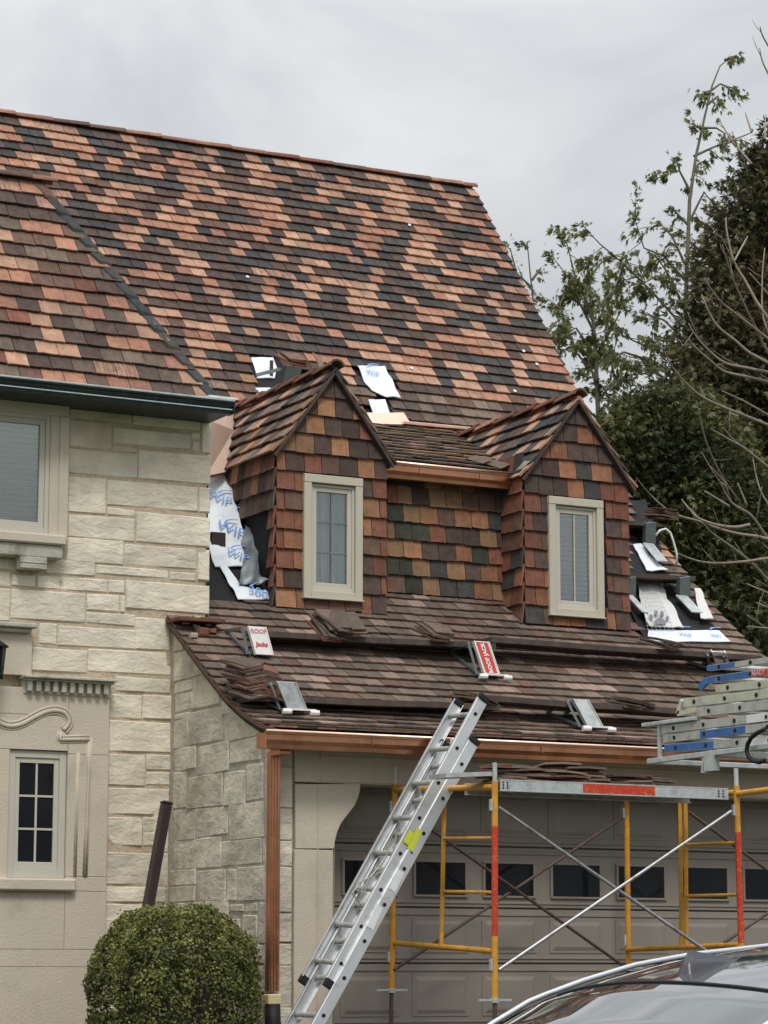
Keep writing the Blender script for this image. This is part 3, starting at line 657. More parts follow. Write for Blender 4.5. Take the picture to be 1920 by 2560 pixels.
# hip tiles: dark folded pieces stepping down the hip
hp = Vector((ex, ey, WE)); hd = (Vector((hx, hy, hz))-hp); HL = hd.length; hd.normalize(); nh = 13
for k in range(nh):
    a = hp+hd*(HL*k/nh); b = hp+hd*(HL*(k+1.25)/nh)
    nA, nB = nm, nm2; m = MB(); wA = Vector((-1, 0, 0)); wB = Vector((0, 1, 0))
    ca = 'KKCGK'[k % 5] if k < 12 else 'B'
    lift = .034; W_ = .092
    A0, A1 = a+(nA+nB)*lift*.7, b+(nA+nB)*.022*.7
    pA0 = a+wA*W_+up*.02+nA*.05; pA1 = b+wA*W_*.9+nA*.02; pB0 = a+wB*W_+up2*.02+nB*.05; pB1 = b+wB*W_*.9+nB*.02
    V = [pA0, A0, pB0, pA1, A1, pB1]; V += [v-Vector((0, 0, .03)) for v in V]
    m.add(V, [(0, 1, 4, 3), (1, 2, 5, 4), (6, 9, 10, 7), (7, 10, 11, 8), (0, 6, 7, 1), (1, 7, 8, 2), (0, 3, 9, 6), (2, 8, 11, 5), (3, 4, 10, 9), (4, 5, 11, 10)])
    m.build('hip_tile', 'clay_'+ca, wing_roof)
x = -2.8
while x < hx+.1:
    half_round((min(x+.38, hx+.12), hy, hz+.01), (x-.03, hy, hz+.01), .078, .068, (0, 0, 1), rnd.choice('BQBA'), 'ridge_tile', wing_roof, 8, .8); x += .36
# dark gutter with a pale lip along the wing eave
wg = dgutter('wing_gutter', -4.5, .33, 1.40, 1.50, WE+.0, WE-.10, 'gutter_patina', .9)
mb = MB(); mb.box((-4.5, 1.382, WE-.006), (.33, 1.405, WE+.010)); mb.build('gutter_lip', 'gutter_lip', wg, bevel=.003)
mb = MB(); mb.box((-4.5, 1.392, WE-.075), (.31, 1.404, WE-.066)); mb.build('gutter_bead', 'gutter_lip', wg)
mb = MB(); mb.box((-4.5, 1.501, WE-.10), (XW-.02, YA+.02, WE-.07)); mb.build('soffit', 'gutter_patina', house)
mb = MB(); mb.box((.10, 1.39, WE+.014), (.36, 1.50, WE+.03)); mb.build('membrane_scrap', 'membrane', wg)

# ------------------------------------------------------------------ glass that lets the blinds show
def pane_mat():
    m, n, l, b = newmat('pane_clear'); tr = n.new('ShaderNodeBsdfTransparent'); gl = n.new('ShaderNodeBsdfGlossy'); gl.inputs['Roughness'].default_value = .02
    fr = n.new('ShaderNodeFresnel'); fr.inputs[0].default_value = 1.6; ad = n.new('ShaderNodeMath'); ad.operation = 'ADD'; ad.inputs[1].default_value = .13; l.new(fr.outputs[0], ad.inputs[0])
    tr.inputs[0].default_value = (.90, .95, .93, 1); ms = n.new('ShaderNodeMixShader'); l.new(ad.outputs[0], ms.inputs[0]); l.new(tr.outputs[0], ms.inputs[1]); l.new(gl.outputs[0], ms.inputs[2]); l.new(ms.outputs[0], n['Material Output'].inputs[0])
    MATS['pane_clear'] = m
pane_mat()
def frame4(mb, x0, x1, z0, z1, y0, y1, wl, wr, wb, wt):
    mb.box((x0, y0, z0), (x0+wl, y1, z1)); mb.box((x1-wr, y0, z0), (x1, y1, z1)); mb.box((x0+wl, y0, z0), (x1-wr, y1, z0+wb)); mb.box((x0+wl, y0, z1-wt), (x1-wr, y1, z1))
def window(name, parent, x0, x1, z0, z1, y, frame=.03, sash=.035, cols=2, rows=3, behind='blind', glass='pane_clear', munt=.012, depth=.03, slatgap=.042):
    """x0..x1,z0..z1 is the opening; y its outer face; everything lies behind y"""
    mb = MB(); frame4(mb, x0+.001, x1-.001, z0+.001, z1-.001, y, y+depth+.03, frame, frame, frame*1.5, frame)
    w = mb.build(name, 'window_paint', parent, bevel=.003)
    a0, a1, b0, b1 = x0+frame, x1-frame, z0+frame*1.5, z1-frame
    mb = MB(); frame4(mb, a0+.001, a1-.001, b0+.001, b1-.001, y+.012, y+depth+.02, sash, sash, sash, sash); mb.build('sash', 'window_paint', w, bevel=.003)
    a0 += sash; a1 -= sash; b0 += sash; b1 -= sash
    if cols > 1:
        for i in range(1, cols):
            c = a0+(a1-a0)*i/cols; mb = MB(); mb.box((c-munt/2, y+depth-.010, b0), (c+munt/2, y+depth-.001, b1)); mb.build('muntin', 'window_paint' if behind != 'curtain' else 'bracket_steel', w)
        for i in range(1, rows):
            c = b0+(b1-b0)*i/rows; mb = MB(); mb.box((a0, y+depth-.0095, c-munt/2), (a1, y+depth-.0005, c+munt/2)); mb.build('muntin', 'window_paint' if behind != 'curtain' else 'bracket_steel', w)
    mb = MB()
    mb.box((a0, y+depth, b0), (a1, y+depth+.004, b1)); mb.build('pane', glass, w)
    if behind:
        mb = MB(); mb.box((a0-.03, y+depth+.10, b0-.03), (a1+.03, y+depth+.105, b1+.03)); mb.build('dark_interior', 'felt', w)
    if behind == 'blind':
        z = b1-.01
        mb = MB()
        while z > b0+.01:
            mb.beam((a0, y+depth+.024, z), (a1, y+depth+.024, z), slatgap*.95, .003, up=(0, .62, .78)); z -= slatgap
        bl = mb.build('blind', 'blind', w)
    if behind == 'curtain':
        mb = MB(); n = 110; P = []
        for i in range(n+1):
            t = i/n; P.append((a0+(a1-a0)*t, y+depth+.05+.022*math.sin(t*34+2*math.sin(t*7))+.010*math.sin(t*71+1)))
        mb.add([(x_, y_, b0) for x_, y_ in P]+[(x_, y_, b1) for x_, y_ in P], [(i, i+1, i+n+2, i+n+1) for i in range(n)]); mb.build('curtain', 'curtain', w, solid=False)
    return w

# ------------------------------------------------------------------ front wing: upper window and its surround
YS = 1.77
Q8 = lambda x, y, Y=YS: at(x/5.027, 980+y/5.027, 'Y', Y)
sx1 = Q8(862, 900).x; ztop = Q8(700, 120).z; zbot = Q8(700, 1860).z
ox1 = Q8(630, 900).x; oz1 = Q8(600, 290).z; oz0 = Q8(500, 1790).z; ox0 = ox1-1.05
mb = MB(); mb.box((ox1+.0, YS, zbot), (sx1, YA+.03, oz1+.0)); mb.build('window_surround', 'limestone', front_wall, bevel=.006)
mb = MB(); mb.box((ox0-.2, YS, oz1), (sx1, YA+.03, ztop)); mb.build('window_lintel', 'limestone', front_wall, bevel=.006)
mb = MB(); mb.box((ox1+.075, YS-.012, zbot), (sx1, YS-.0005, oz1)); mb.build('surround_fillet', 'limestone', front_wall, bevel=.005)
mb = MB(); mb.box((ox0-.2, YS, zbot), (ox0, YA+.03, oz1)); mb.build('window_surround', 'limestone', front_wall, bevel=.006)
wu = window('upper_window', house, ox0, ox1, oz0, oz1, YS+.01, .035, .045, 2, 1, 'blind', munt=.02)
zs = Q8(600, 1930).z; zs2 = Q8(600, 2095).z; xs1 = Q8(800, 1950).x
mb = MB(); mb.box((ox0-.25, YS-.07, zs), (xs1, YA+.03, oz0-.002)); mb.build('window_sill', 'limestone', front_wall, bevel=.012)
mb = MB(); mb.box((ox0-.25, YS-.04, zs2), (xs1-.02, YA+.03, zs-.001)); mb.build('sill_apron', 'limestone_weathered', front_wall, bevel=.008)
a, b = Q8(245, 2100, YS-.03), Q8(578, 2235, YS-.03)
mb = MB(); mb.box((a.x, YS-.05, b.z), (b.x, YA, zs2-.001)); mb.box((a.x-.004, YS-.056, (b.z+zs2)/2-.004), (b.x+.004, YS-.049, (b.z+zs2)/2+.004)); mb.build('sill_corbel', 'limestone_weathered', front_wall, bevel=.006)

# ------------------------------------------------------------------ front wing: carved limestone frontispiece with small window
YP = 1.78
P7 = lambda x, y, Y=YP: at(x/4.609, 1760+y/4.609, 'Y', Y)
B2 = lambda x, y, Y=YP: at(x/2.37, 1500+y/2.37, 'Y', Y)
pr = P7(1255, 600).x; ptop = B2(400, 530).z
wx1 = P7(770, 1200).x; wx0 = P7(108, 1200).x-.005; wz1 = P7(500, 535).z; wz0 = P7(500, 2010).z
ashlar = empty; fr_ = wall('frontispiece', [((-4.5, YP+.06, -.3), (pr-.01, YA+.007, ptop))], 'limestone')
def blocks(x0, x1, z0, z1, cuts, name='ashlar_block', m='limestone', y=YP):
    zs_ = [z1]+cuts+[z0]
    for zt, zb in zip(zs_, zs_[1:]):
        mb = MB(); mb.box((x0+.0015, y, zb+.0025), (x1-.0015, YA+.034, zt)); mb.build(name, m, fr_, bevel=.003)
zc = [P7(900, v).z for v in (580, 1990, 2160)]
zl = [B2(100, 0).z]
low = [at(100, 2374, 'Y', YP).z, at(100, 2418, 'Y', YP).z]
blocks(wx1, pr, low[0], ptop, zc)                       # right of the window
blocks(wx1-.74, wx1, wz1, ptop, [ (ptop+wz1)/2+.03 ])   # over the window
blocks(wx1-2.4, wx1-.741, wz1, ptop, [(ptop+wz1)/2-.05]); blocks(wx0-.9, wx0-.56, P7(500, 2160).z, wz1, [])
blocks(wx0-.56+.46, wx0, wz0-.1, wz1, [])               # the cream mullion
blocks(wx0-.56+.46, wx1, low[0], P7(500, 2160).z, []); blocks(-4, wx0-.101, low[0], P7(500, 2160).z, [])
blocks(-4, pr, low[1], low[0], []); blocks(-4, pr, .0, low[1], [])
mb = MB(); mb.box((wx0-.9, YP-.06, P7(500, 2158).z), (P7(850, 2100).x, YA+.03, wz0+.0)); mb.build('window_sill', 'limestone', fr_, bevel=.014)
window('casement_window', house, wx0, wx1, wz0+.002, wz1-.002, YP+.025, .055, .04, 2, 3, None, 'glass_dark', munt=.016, depth=.028)
window('casement_window', house, wx0-.10-.6, wx0-.102, wz0+.002, wz1-.002, YP+.025, .055, .04, 2, 3, None, 'glass_dark', munt=.016, depth=.028)
# label moulding
def mould(path, r, name, y=YP):
    mb = MB(); pts = [P7(a_, b_, y) for a_, b_ in path]
    for dd, rr in ((0, r), (r*1.5, r*.5), (-r*1.3, r*.35)):
        up_ = []
        for i, p in enumerate(pts):
            d = (pts[min(i+1, len(pts)-1)]-pts[max(i-1, 0)]).normalized(); nrm_ = Vector((-d.z, 0, d.x)); up_.append(p+nrm_*dd)
        mb.tube(up_, rr, 8)
    mb.build(name, 'limestone', fr_, smooth=True)
def smoothpath(P, k=5):
    out = []
    for i in range(len(P)-1):
        p0, p1, p2, p3 = [Vector((*P[max(0, min(len(P)-1, j))], 0)) for j in (i-1, i, i+1, i+2)]
        for s_ in range(k):
            t = s_/k; out.append(tuple((.5*((2*p1)+(p2-p0)*t+(2*p0-5*p1+4*p2-p3)*t*t+(3*p1-p0-3*p2+p3)*t**3))[:2]))
    return out+[P[-1]]
mould(smoothpath([(-300, 60), (-150, 120), (0, 220), (120, 255), (250, 230), (400, 150), (520, 95), (640, 75), (735, 100), (790, 170), (785, 235), (730, 300)]), .020, 'label_moulding')
mould([(700, 320), (690, 410), (700, 412), (1028, 408)], .018, 'label_moulding')
mould([(1028, 395), (1020, 800), (1000, 1400), (975, 1990)], .012, 'label_moulding')
mould([(900, 560), (880, 1200), (860, 1990)], .008, 'label_moulding')
# dentil cornice
a, b = B2(148, 440, YP-.08), B2(692, 492, YP-.08)
mb = MB(); mb.box((a.x, YP-.10, b.z+.005), (b.x, YA, a.z)); mb.box((a.x+.015, YP-.07, b.z-.012), (b.x-.015, YA, b.z+.004)); cn = mb.build('cornice', 'limestone_weathered', house, bevel=.006)
z1_ = b.z-.013; z0_ = B2(400, 550, YP-.05).z; k = 0; xa = a.x+.03; xb = b.x-.03; n = 10
for i in range(n):
    w_ = (xb-xa)/n; mb = MB(); mb.box((xa+w_*i+.006, YP-.055, z0_), (xa+w_*i+w_*.64, YA, z1_)); mb.build('dentil', 'limestone_weathered', cn, bevel=.003)
mb = MB(); mb.box((xa-.01, YP-.012, z0_-.012), (xb+.01, YA, z1_)); mb.build('dentil_band', 'limestone', cn)
# upper step of the frontispiece with its own cap
ux1 = B2(190, 330).x; uz1 = B2(100, 195).z
mb = MB(); mb.box((-4, YP, a.z+.001), (ux1, YA+.034, uz1)); mb.build('ashlar_block', 'limestone', fr_, bevel=.003)
c = B2(222, 140, YP-.08); mb = MB(); mb.box((-4, YP-.09, uz1+.035), (c.x, YA, c.z)); mb.box((-4, YP-.055, uz1+.001), (c.x-.035, YA, uz1+.034)); mb.build('cornice', 'limestone_weathered', house, bevel=.008)
# wall lantern whose hood pokes into view
lp = B2(-10, 270, 1.55); lant = empty('wall_lantern', lp, 'black metal wall lantern, only its hood edge in view at the left', 'lantern')
mb = MB()
for k in range(6):
    a0, a1 = PI*k/3, PI*(k+1)/3
    R = .085; mb.add([lp+Vector((0, 0, .05)), lp+Vector((R*math.cos(a0), R*math.sin(a0), 0)), lp+Vector((R*math.cos(a1), R*math.sin(a1), 0)), lp+Vector((R*math.cos(a1), R*math.sin(a1), -.012)), lp+Vector((R*math.cos(a0), R*math.sin(a0), -.012))], [(0, 1, 2), (1, 4, 3, 2)])
mb.build('hood', 'lamp_black', lant)
mb = MB(); mb.tube([lp+Vector((0, 0, -.01)), lp+Vector((0, 0, -.26))], [.062, .04], 6); mb.build('glass_body', 'glass_dark', lant)
mb = MB(); mb.tube([lp+Vector((0, 0, .05)), lp+Vector((0, .03, .14)), lp+Vector((0, .14, .14)), lp+Vector((0, YP-lp.y, .05))], .009, 6); mb.build('arm', 'lamp_black', lant)

# filler stones for parts of the front nobody measured (behind the bush, at the base)
z = .9
while z > -.1:
    x = at(550/2.074, 2400, 'Y', YA).x
    while x < -.04:
        w_ = min(rnd.uniform(.2, .42), -.02-x); 
        if w_ > .06: rough_stone([(x, YA, z-.19), (x+w_-.01, YA, z-.19), (x+w_-.01, YA, z), (x, YA, z)], (0, -1, 0), 'stone_front', front_wall)
        x += w_
    z -= .2

# ------------------------------------------------------------------ dormers
DE = 5.13; DR = 5.885
CODE = {'P': 'P', 'O': 'L', 'o': 'O', 'R': 'R', 'B': 'B', 'C': 'C', 'T': 'T', 'G': 'G'}
def face_tiles(T, rows_, conv, zb, pitch, Y, gable=None, w=.15):
    for ri, row in enumerate(rows_):
        z0 = zb+(len(rows_)-1-ri)*pitch
        for x0, x1, c in row:
            X0, X1 = conv(x0), conv(x1); n = max(1, round((X1-X0)/w)); ww = (X1-X0)/n
            for k in range(n):
                cx = X0+ww*(k+.5); pl = None
                if gable: xc, zt, sl = gable; pl = [(-sl, -1, zt-z0-sl*(cx-xc)), (sl, -1, zt-z0+sl*(cx-xc))]
                T.tile((cx, Y, z0), Vector((1, 0, 0)), Vector((0, 0, 1)), Vector((0, -1, 0)), ww, pitch*1.16, c, pl, top=.040, bot=.012, expo=pitch, jit=.9)
ROWS_L = [[(770,1000,'P')],[(690,770,'P'),(770,890,'O'),(890,1010,'P'),(1010,1100,'O')],[(580,695,'P'),(695,820,'O'),(820,1055,'P'),(1055,1190,'R')],
 [(500,750,'T'),(750,865,'P'),(865,985,'L'),(985,1245,'P')],[(500,560,'o'),(560,685,'P'),(685,800,'R'),(800,920,'B'),(920,1045,'P'),(1045,1160,'L'),(1160,1245,'P')],
 [(500,620,'R'),(620,700,'o'),(1080,1145,'P'),(1145,1245,'R')],[(500,555,'R'),(555,700,'B'),(1080,1195,'L'),(1195,1245,'R')],[(500,620,'R'),(620,700,'R'),(1080,1140,'L'),(1140,1245,'R')],
 [(500,550,'R'),(550,700,'o'),(1080,1200,'B'),(1200,1245,'R')],[(500,615,'R'),(615,700,'o'),(1080,1150,'P'),(1150,1245,'R')],[(500,550,'o'),(550,700,'P'),(1080,1205,'P'),(1205,1245,'R')],
 [(500,635,'L'),(635,690,'o'),(690,850,'B'),(850,1070,'B'),(1070,1140,'o'),(1140,1245,'P')]]
ROWS_R = [[(1165,1310,'P')],[(1085,1250,'P'),(1250,1340,'o'),(1340,1390,'R')],[(1010,1090,'R'),(1090,1190,'o'),(1190,1460,'P')],[(945,1140,'P'),(1140,1240,'o'),(1240,1330,'C'),(1330,1450,'o'),(1450,1545,'P')],
 [(940,1190,'P'),(1190,1285,'o'),(1285,1380,'C'),(1380,1548,'R')],[(940,1035,'R'),(1035,1085,'P'),(1410,1450,'R'),(1450,1548,'R')],[(940,990,'R'),(990,1085,'P'),(1410,1500,'P'),(1500,1548,'R')],
 [(940,1040,'R'),(1040,1085,'B'),(1410,1455,'R'),(1455,1548,'B')],[(940,995,'R'),(995,1085,'P'),(1410,1495,'P'),(1495,1548,'R')],[(940,1050,'R'),(1050,1095,'o'),(1415,1450,'R'),(1450,1548,'B')],
 [(940,1000,'R'),(1000,1095,'o'),(1415,1500,'P'),(1500,1548,'R')],[(940,1045,'C'),(1045,1095,'B'),(1095,1195,'o'),(1195,1285,'R'),(1285,1410,'C'),(1410,1460,'o'),(1460,1548,'P')]]
for rr in (ROWS_L, ROWS_R):
    for row in rr:
        for k, t in enumerate(row):
            if t[2] in 'oLO': row[k] = (t[0], t[1], {'o': 'I', 'L': 'N', 'O': 'N'}[t[2]])
def dormer(xl, xr, rows_, conv, zb, pitch, win, behind, seed):
    xc = (xl+xr)/2; hw = (xr-xl)/2; sl = (DR-DE)/(hw+.03); Y = YD
    mb = MB()
    wx0, wx1, wz0, wz1 = win
    gz_ = lambda x: DR-.03-sl*abs(x-xc)
    mb.prism([(xl+.003, 3.6), (wx0, 3.6), (wx0, gz_(wx0)), (xl+.003, gz_(xl))], 'Y', Y, Y+.1)
    mb.prism([(wx1, 3.6), (xr-.003, 3.6), (xr-.003, gz_(xr)), (wx1, gz_(wx1))], 'Y', Y, Y+.1)
    mb.prism([(wx0+.0005, wz1), (wx1-.0005, wz1), (wx1-.0005, gz_(wx1)), (xc, DR-.03), (wx0+.0005, gz_(wx0))], 'Y', Y, Y+.1)
    mb.box((wx0+.0005, Y, 3.6), (wx1-.0005, Y+.1, wz0))
    for xa_, xb_ in ((xl+.004, xl+.08), (xr-.08, xr-.004)):
        mb.prism([(Y+.101, 3.7), (Y+.101, DE-.0), (3.1 if xa_ < xc-.3 and xl < 2 else 3.75, DE-.0)], 'X', xa_, xb_)
    D = mb.build('dormer', 'felt', house)
    T = Tiler(); face_tiles(T, rows_, conv, zb, pitch, Y, (xc, DR-.005, sl))
    return D, T, xc, hw, sl
def dormer_roof(D, xc, hw, sl, seed, pal, cut=False):
    r2 = random.Random(seed)
    T = Tiler(); L = math.hypot(hw+.03, DR-DE); up = Vector((hw+.03, 0, DR-DE)).normalized(); nr = 6; e = (L+.02)/nr
    for side in (-1, 1):
        u = Vector((up.x*-side, 0, up.z)); xr_ = Vector((0, side, 0)); nm_ = xr_.cross(u)
        for k in range(nr):
            s0 = k*e-.02; X = xc+side*(hw+.03)-side*up.x*s0; Z = DE+up.z*s0
            yend = next((yy/50 for yy in range(100, 352) if zr(yy/50) > Z-.05), 4.4)
            if side < 0 and cut: yend = 3.0+1.05*(Z-DE)/(DR-DE)
            y = YD-.085; i = 0; cols = [r2.choices(pal[0], pal[1])[0] for _ in range(30)]; off = (k % 2)*.5
            w = .155
            while y < yend:
                ww = w*(.5 if i == 0 and off else 1)
                T.tile((X, y+ww/2, Z), xr_, u, nm_, ww, e*1.2, cols[i], None, expo=e, top=.042, th=.018, jit=1.5); y += ww; i += 1
    T.emit(D, 'roof_tile', 300)
    mb = MB()   # boarding under the tiles
    yb_ = 4.36
    for side in (-1, 1):
        a_ = (xc+side*(hw+.02), DE-.005); b_ = (xc, DR-.01)
        V = [(a_[0], YD-.06, a_[1]), (b_[0], YD-.06, b_[1]), (b_[0], 4.1 if cut and side < 0 else yb_, b_[1]), (a_[0], 2.98 if cut and side < 0 else 3.7, a_[1])]
        V += [(x_, y_, z_-.03) for x_, y_, z_ in V]
        mb.add(V, [(0, 1, 2, 3), (7, 6, 5, 4), (0, 4, 5, 1), (1, 5, 6, 2), (2, 6, 7, 3), (3, 7, 4, 0)])
    mb.build('roof_boarding', 'roof_deck', D)
    # verge trim on the gable edge
    for side in (-1, 1):
        mb = MB(); mb.beam((xc+side*(hw+.04), YD-.075, DE-.028), (xc+side*.005, YD-.075, DR-.018), 0.026, .02, up=(0, -1, 0)); mb.build('verge_trim', 'clay_P', D)
    y = YD-.12; Z = DR+.005; k = 0; cs = 'BRRBQR'
    while y < 4.25:
        half_round((xc, y, Z+.012), (xc, y+.40, Z-.004), .078, .066, (0, 0, 1), cs[k % 6], 'ridge_tile', D, 8, .86); y += .36; k += 1
def dwin(D, px_, name_beh, mats=None):
    pass
# left dormer
convL = lambda x: 1.04+(x-500)/745*1.045
zL = at(818, 860+1785/2.676, 'Y', YD).z; ztL = at(818, 860+360/2.676, 'Y', YD).z; piL = (ztL-zL)/11
tw0 = at(760, 1185, 'Y', YD-.05); tw1 = at(906, 1500, 'Y', YD-.05); tz1 = at(830, 1190, 'Y', YD-.05).z; tz0 = at(830, 1497, 'Y', YD-.05).z
win = (tw0.x+.07, tw1.x-.068, tz0+.06, tz1-.075)
DL, T, xc, hw, sl = dormer(1.04, 2.085, ROWS_L, convL, zL, piL, win, 'curtain', 3)
# left cheek: three courses survive, the rest is stripped to felt
ck = [('PERBTPTB', 575), ('OCORRPRB', 576), ('TBBPRRRB', 606)]
for i, (cs, pxe) in enumerate(ck):
    z0 = zL+(11-4-i)*piL; yend = at(pxe, 1200, 'X', 1.04).y; y = YD-.03; k = 0
    cc = [c if c in CLAY else 'R' for c in cs[::-1]]
    while y < yend-.02 and k < 14:
        ww = min(.15 if k or i % 2 else .10, yend-y)
        T.tile((1.04, y+ww/2, z0), Vector((0, -1, 0)), Vector((0, 0, 1)), Vector((-1, 0, 0)), ww, piL*1.16, ['R','B','I','B','C','N','E','P','B','P','E'][(k+i*3) % 11], None, top=.040, bot=.012, expo=piL); y += ww; k += 1
for i in range(7, 12):
    z0 = zL+(11-i)*piL; ww = .11 if i % 2 else .07
    T.tile((1.04, YD-.03+ww/2, z0), Vector((0, -1, 0)), Vector((0, 0, 1)), Vector((-1, 0, 0)), ww, piL*1.16, 'R' if i < 11 else 'P', None, top=.040, bot=.012, expo=piL)
y = YD-.03; z0 = zL+8*piL
while y < 2.95:
    T.tile((1.04, y+.075, z0), Vector((0, -1, 0)), Vector((0, 0, 1)), Vector((-1, 0, 0)), .15, piL*1.16, rnd.choice('PBE'), [(0, -1, DE-z0-.01)], top=.040, bot=.012, expo=piL); y += .15
T.emit(DL, 'wall_tile', 300)
dormer_roof(DL, xc, hw, sl, 5, (['P', 'E', 'C', 'K', 'T', 'L', 'F', 'M', 'H'], [3, 3, 2, 1, 2, 2.4, 2, 1, 1.2]), True)
def dormer_window(D, win, t0, t1, z0, z1, beh, cols=2, rows=3):
    mb = MB(); Yf = YD-.062
    for a, b in (((t0, Yf, z0), (win[0], YD+.02, z1-.0705)), ((win[1], Yf, z0), (t1, YD+.02, z1-.0705)), ((t0, Yf-.003, z1-.07), (t1, YD+.02, z1)), ((win[0]+.0005, Yf-.002, z0), (win[1]-.0005, YD+.02, win[2]-.001))):
        mb.box(a, b)
    mb.build('window_trim', 'window_trim', D, bevel=.004)
    mb = MB(); mb.box((t0-.006, Yf-.018, z0-.012), (t1+.006, YD, z0-.0005)); mb.build('window_sill', 'window_trim', D, bevel=.003)
    window('window', D, win[0], win[1], win[2], win[3], YD-.035, .022, .04, cols, rows, beh, munt=.011, slatgap=.043)
dormer_window(DL, win, tw0.x, tw1.x, tz0, tz1, 'curtain')
# right dormer
convR = lambda x: 3.447+(x-940)/608*1.09
zR = at(1442, 960+1400/2.304, 'Y', YD).z; ztR = at(1442, 960+238/2.304, 'Y', YD).z; piR = (ztR-zR)/11
tr0 = at(1371, 1245, 'Y', YD-.05); tr1 = at(1511, 1540, 'Y', YD-.05); sz1 = at(1440, 1246, 'Y', YD-.05).z; sz0 = at(1440, 1540, 'Y', YD-.05).z
winR = (tr0.x+.07, tr1.x-.068, sz0+.06, sz1-.075)
DRr, T, xc2, hw2, sl2 = dormer(3.447, 4.537, ROWS_R, convR, zR, piR, winR, 'blind', 4)
CHK = ['RB', 'BO', 'CO', 'RC', 'BO', 'CC', 'BO', 'CC', 'BC']
for i in range(3, 12):
    z0 = zR+(11-i)*piR; y = YD-.03; widths = (.13, .24) if i % 2 else (.20, .17)
    for k, ww in enumerate(widths):
        T.tile((3.447, y+ww/2, z0), Vector((0, -1, 0)), Vector((0, 0, 1)), Vector((-1, 0, 0)), ww, piR*1.16, ['R', 'C', 'B', 'I', 'R'][(i*2+k*3) % 5], None, top=.040, bot=.012, expo=piR); y += ww
T.emit(DRr, 'wall_tile', 300)
dormer_roof(DRr, xc2, hw2, sl2, 9, (['P', 'C', 'E', 'L', 'O', 'F', 'Q', 'K'], [2.4, 2, 2, 3, 2, 1, 1, 1]))
dormer_window(DRr, winR, tr0.x, tr1.x, sz0, sz1, 'blind', 2, 1)
# tile-hung wall between the dormers
mb = MB(); mb.box((2.0, YM, 3.7), (3.55, YM+.1, 5.19)); midw = mb.build('tile_hung_wall', 'felt', house)
ROWS_M = [[(155,370,'C'),(370,470,'T'),(470,560,'B'),(560,660,'T'),(660,835,'P')],[(155,215,'R'),(215,300,'T'),(300,400,'P'),(400,590,'T'),(590,780,'B'),(780,835,'C')],  # first run is charcoal to paint the shade under the gutter
 [(155,250,'G'),(250,345,'T'),(345,450,'N'),(450,545,'B'),(545,740,'N'),(740,835,'C')],[(155,200,'T'),(200,400,'G'),(400,495,'R'),(495,690,'P'),(690,790,'T'),(790,835,'P')],
 [(155,250,'T'),(250,355,'N'),(355,550,'P'),(550,645,'I'),(645,740,'G'),(740,835,'R')],[(155,300,'G'),(300,405,'T'),(405,500,'C'),(500,605,'T'),(605,695,'P'),(695,795,'I'),(795,835,'R')],
 [(155,260,'B'),(260,360,'G'),(360,460,'T'),(460,655,'C'),(655,760,'I'),(760,835,'T')]]
convM = lambda x: (lambda p: p.x)(at(900+x/2.304, 1350, 'Y', YM-.03))
zM = at(1117, 960+1222/2.304, 'Y', YM-.03).z; zMt = at(1117, 960+612/2.304, 'Y', YM-.03).z
T = Tiler(); face_tiles(T, ROWS_M, convM, zM, (zMt-zM)/6, YM, None, .15); T.emit(midw, 'wall_tile', 300)
# low roof between them
T = Tiler(); up = Vector((0, 4.46-2.34, 6.02-5.215)).normalized(); nm = Vector((0, -up.z, up.y)); Ls = math.hypot(4.46-2.34, 6.02-5.215); nr = 12; e = Ls/nr
for k in range(nr):
    s0 = k*e; x = 1.75+(k % 2)*.09; cols = [rnd.choice('AFHFATE' if k > 1 else 'EPGEA') for _ in range(20)]
    for i in range(13):
        T.tile((x+.09, 2.34+up.y*s0, 5.215+up.z*s0), Vector((1, 0, 0)), up, nm, .18, e*1.2, cols[i], None, expo=e, jit=2.0, top=.032, bot=.006, th=.014); x += .18
mb = MB(); mb.add([(1.6, 2.30, 5.19), (4.0, 2.30, 5.19), (4.0, 4.5, 6.02), (1.6, 4.5, 6.02), (1.6, 2.30, 5.15), (4.0, 2.30, 5.15), (4.0, 4.5, 5.97), (1.6, 4.5, 5.97)], [(0, 1, 2, 3), (7, 6, 5, 4), (0, 4, 5, 1)])
low_roof = mb.build('low_roof', 'roof_deck', house, solid=False); T.emit(low_roof, 'roof_tile', 300)
g2 = dgutter('copper_gutter', 2.13, 3.445, 2.24, 2.36, 5.185, 5.055, 'copper', .6)
mb = MB(); mb.tube([(2.13, 2.236, 5.186), (3.445, 2.236, 5.186)], .014, 10); mb.build('gutter_lip', 'copper_bright', g2, smooth=True)  # same lighter copper, a painted highlight along this lip
# lead-grey flashing scrap at the foot of the right dormer's valley
mb = MB()
for k in range(2):
    X = 3.40-.09*k; Yb = 2.30+.17*k; zb = 5.21+(Yb-2.34)*.38
    mb.add([(X-.06, Yb, zb+.045), (X+.03, Yb-.02, zb+.09), (X-.02, Yb+.2, zb+.16), (X-.12, Yb+.2, zb+.12)], [(0, 1, 2, 3)])
mb.build('valley_flashing', 'clay_A', low_roof, solid=False)
p = at(1300, 1165, 'Y', YD-.12); mb = MB(); mb.add([(p.x-.05, p.y, p.z-.05), (p.x+.02, p.y, p.z-.02), (p.x+.10, p.y-.01, p.z+.05), (p.x+.04, p.y-.01, p.z+.05)], [(0, 1, 2, 3)]); mb.build('eave_return', 'limestone_weathered', DRr, solid=False)
mb = MB(); a, b = roofhit(1000, 1067), roofhit(1178, 1083); mb.beam(a+Vector((0, -.05, .03)), b+Vector((0, -.05, .03)), .05, .03); mb.build('copper_flashing', 'copper_bright', low_roof, bevel=.004)

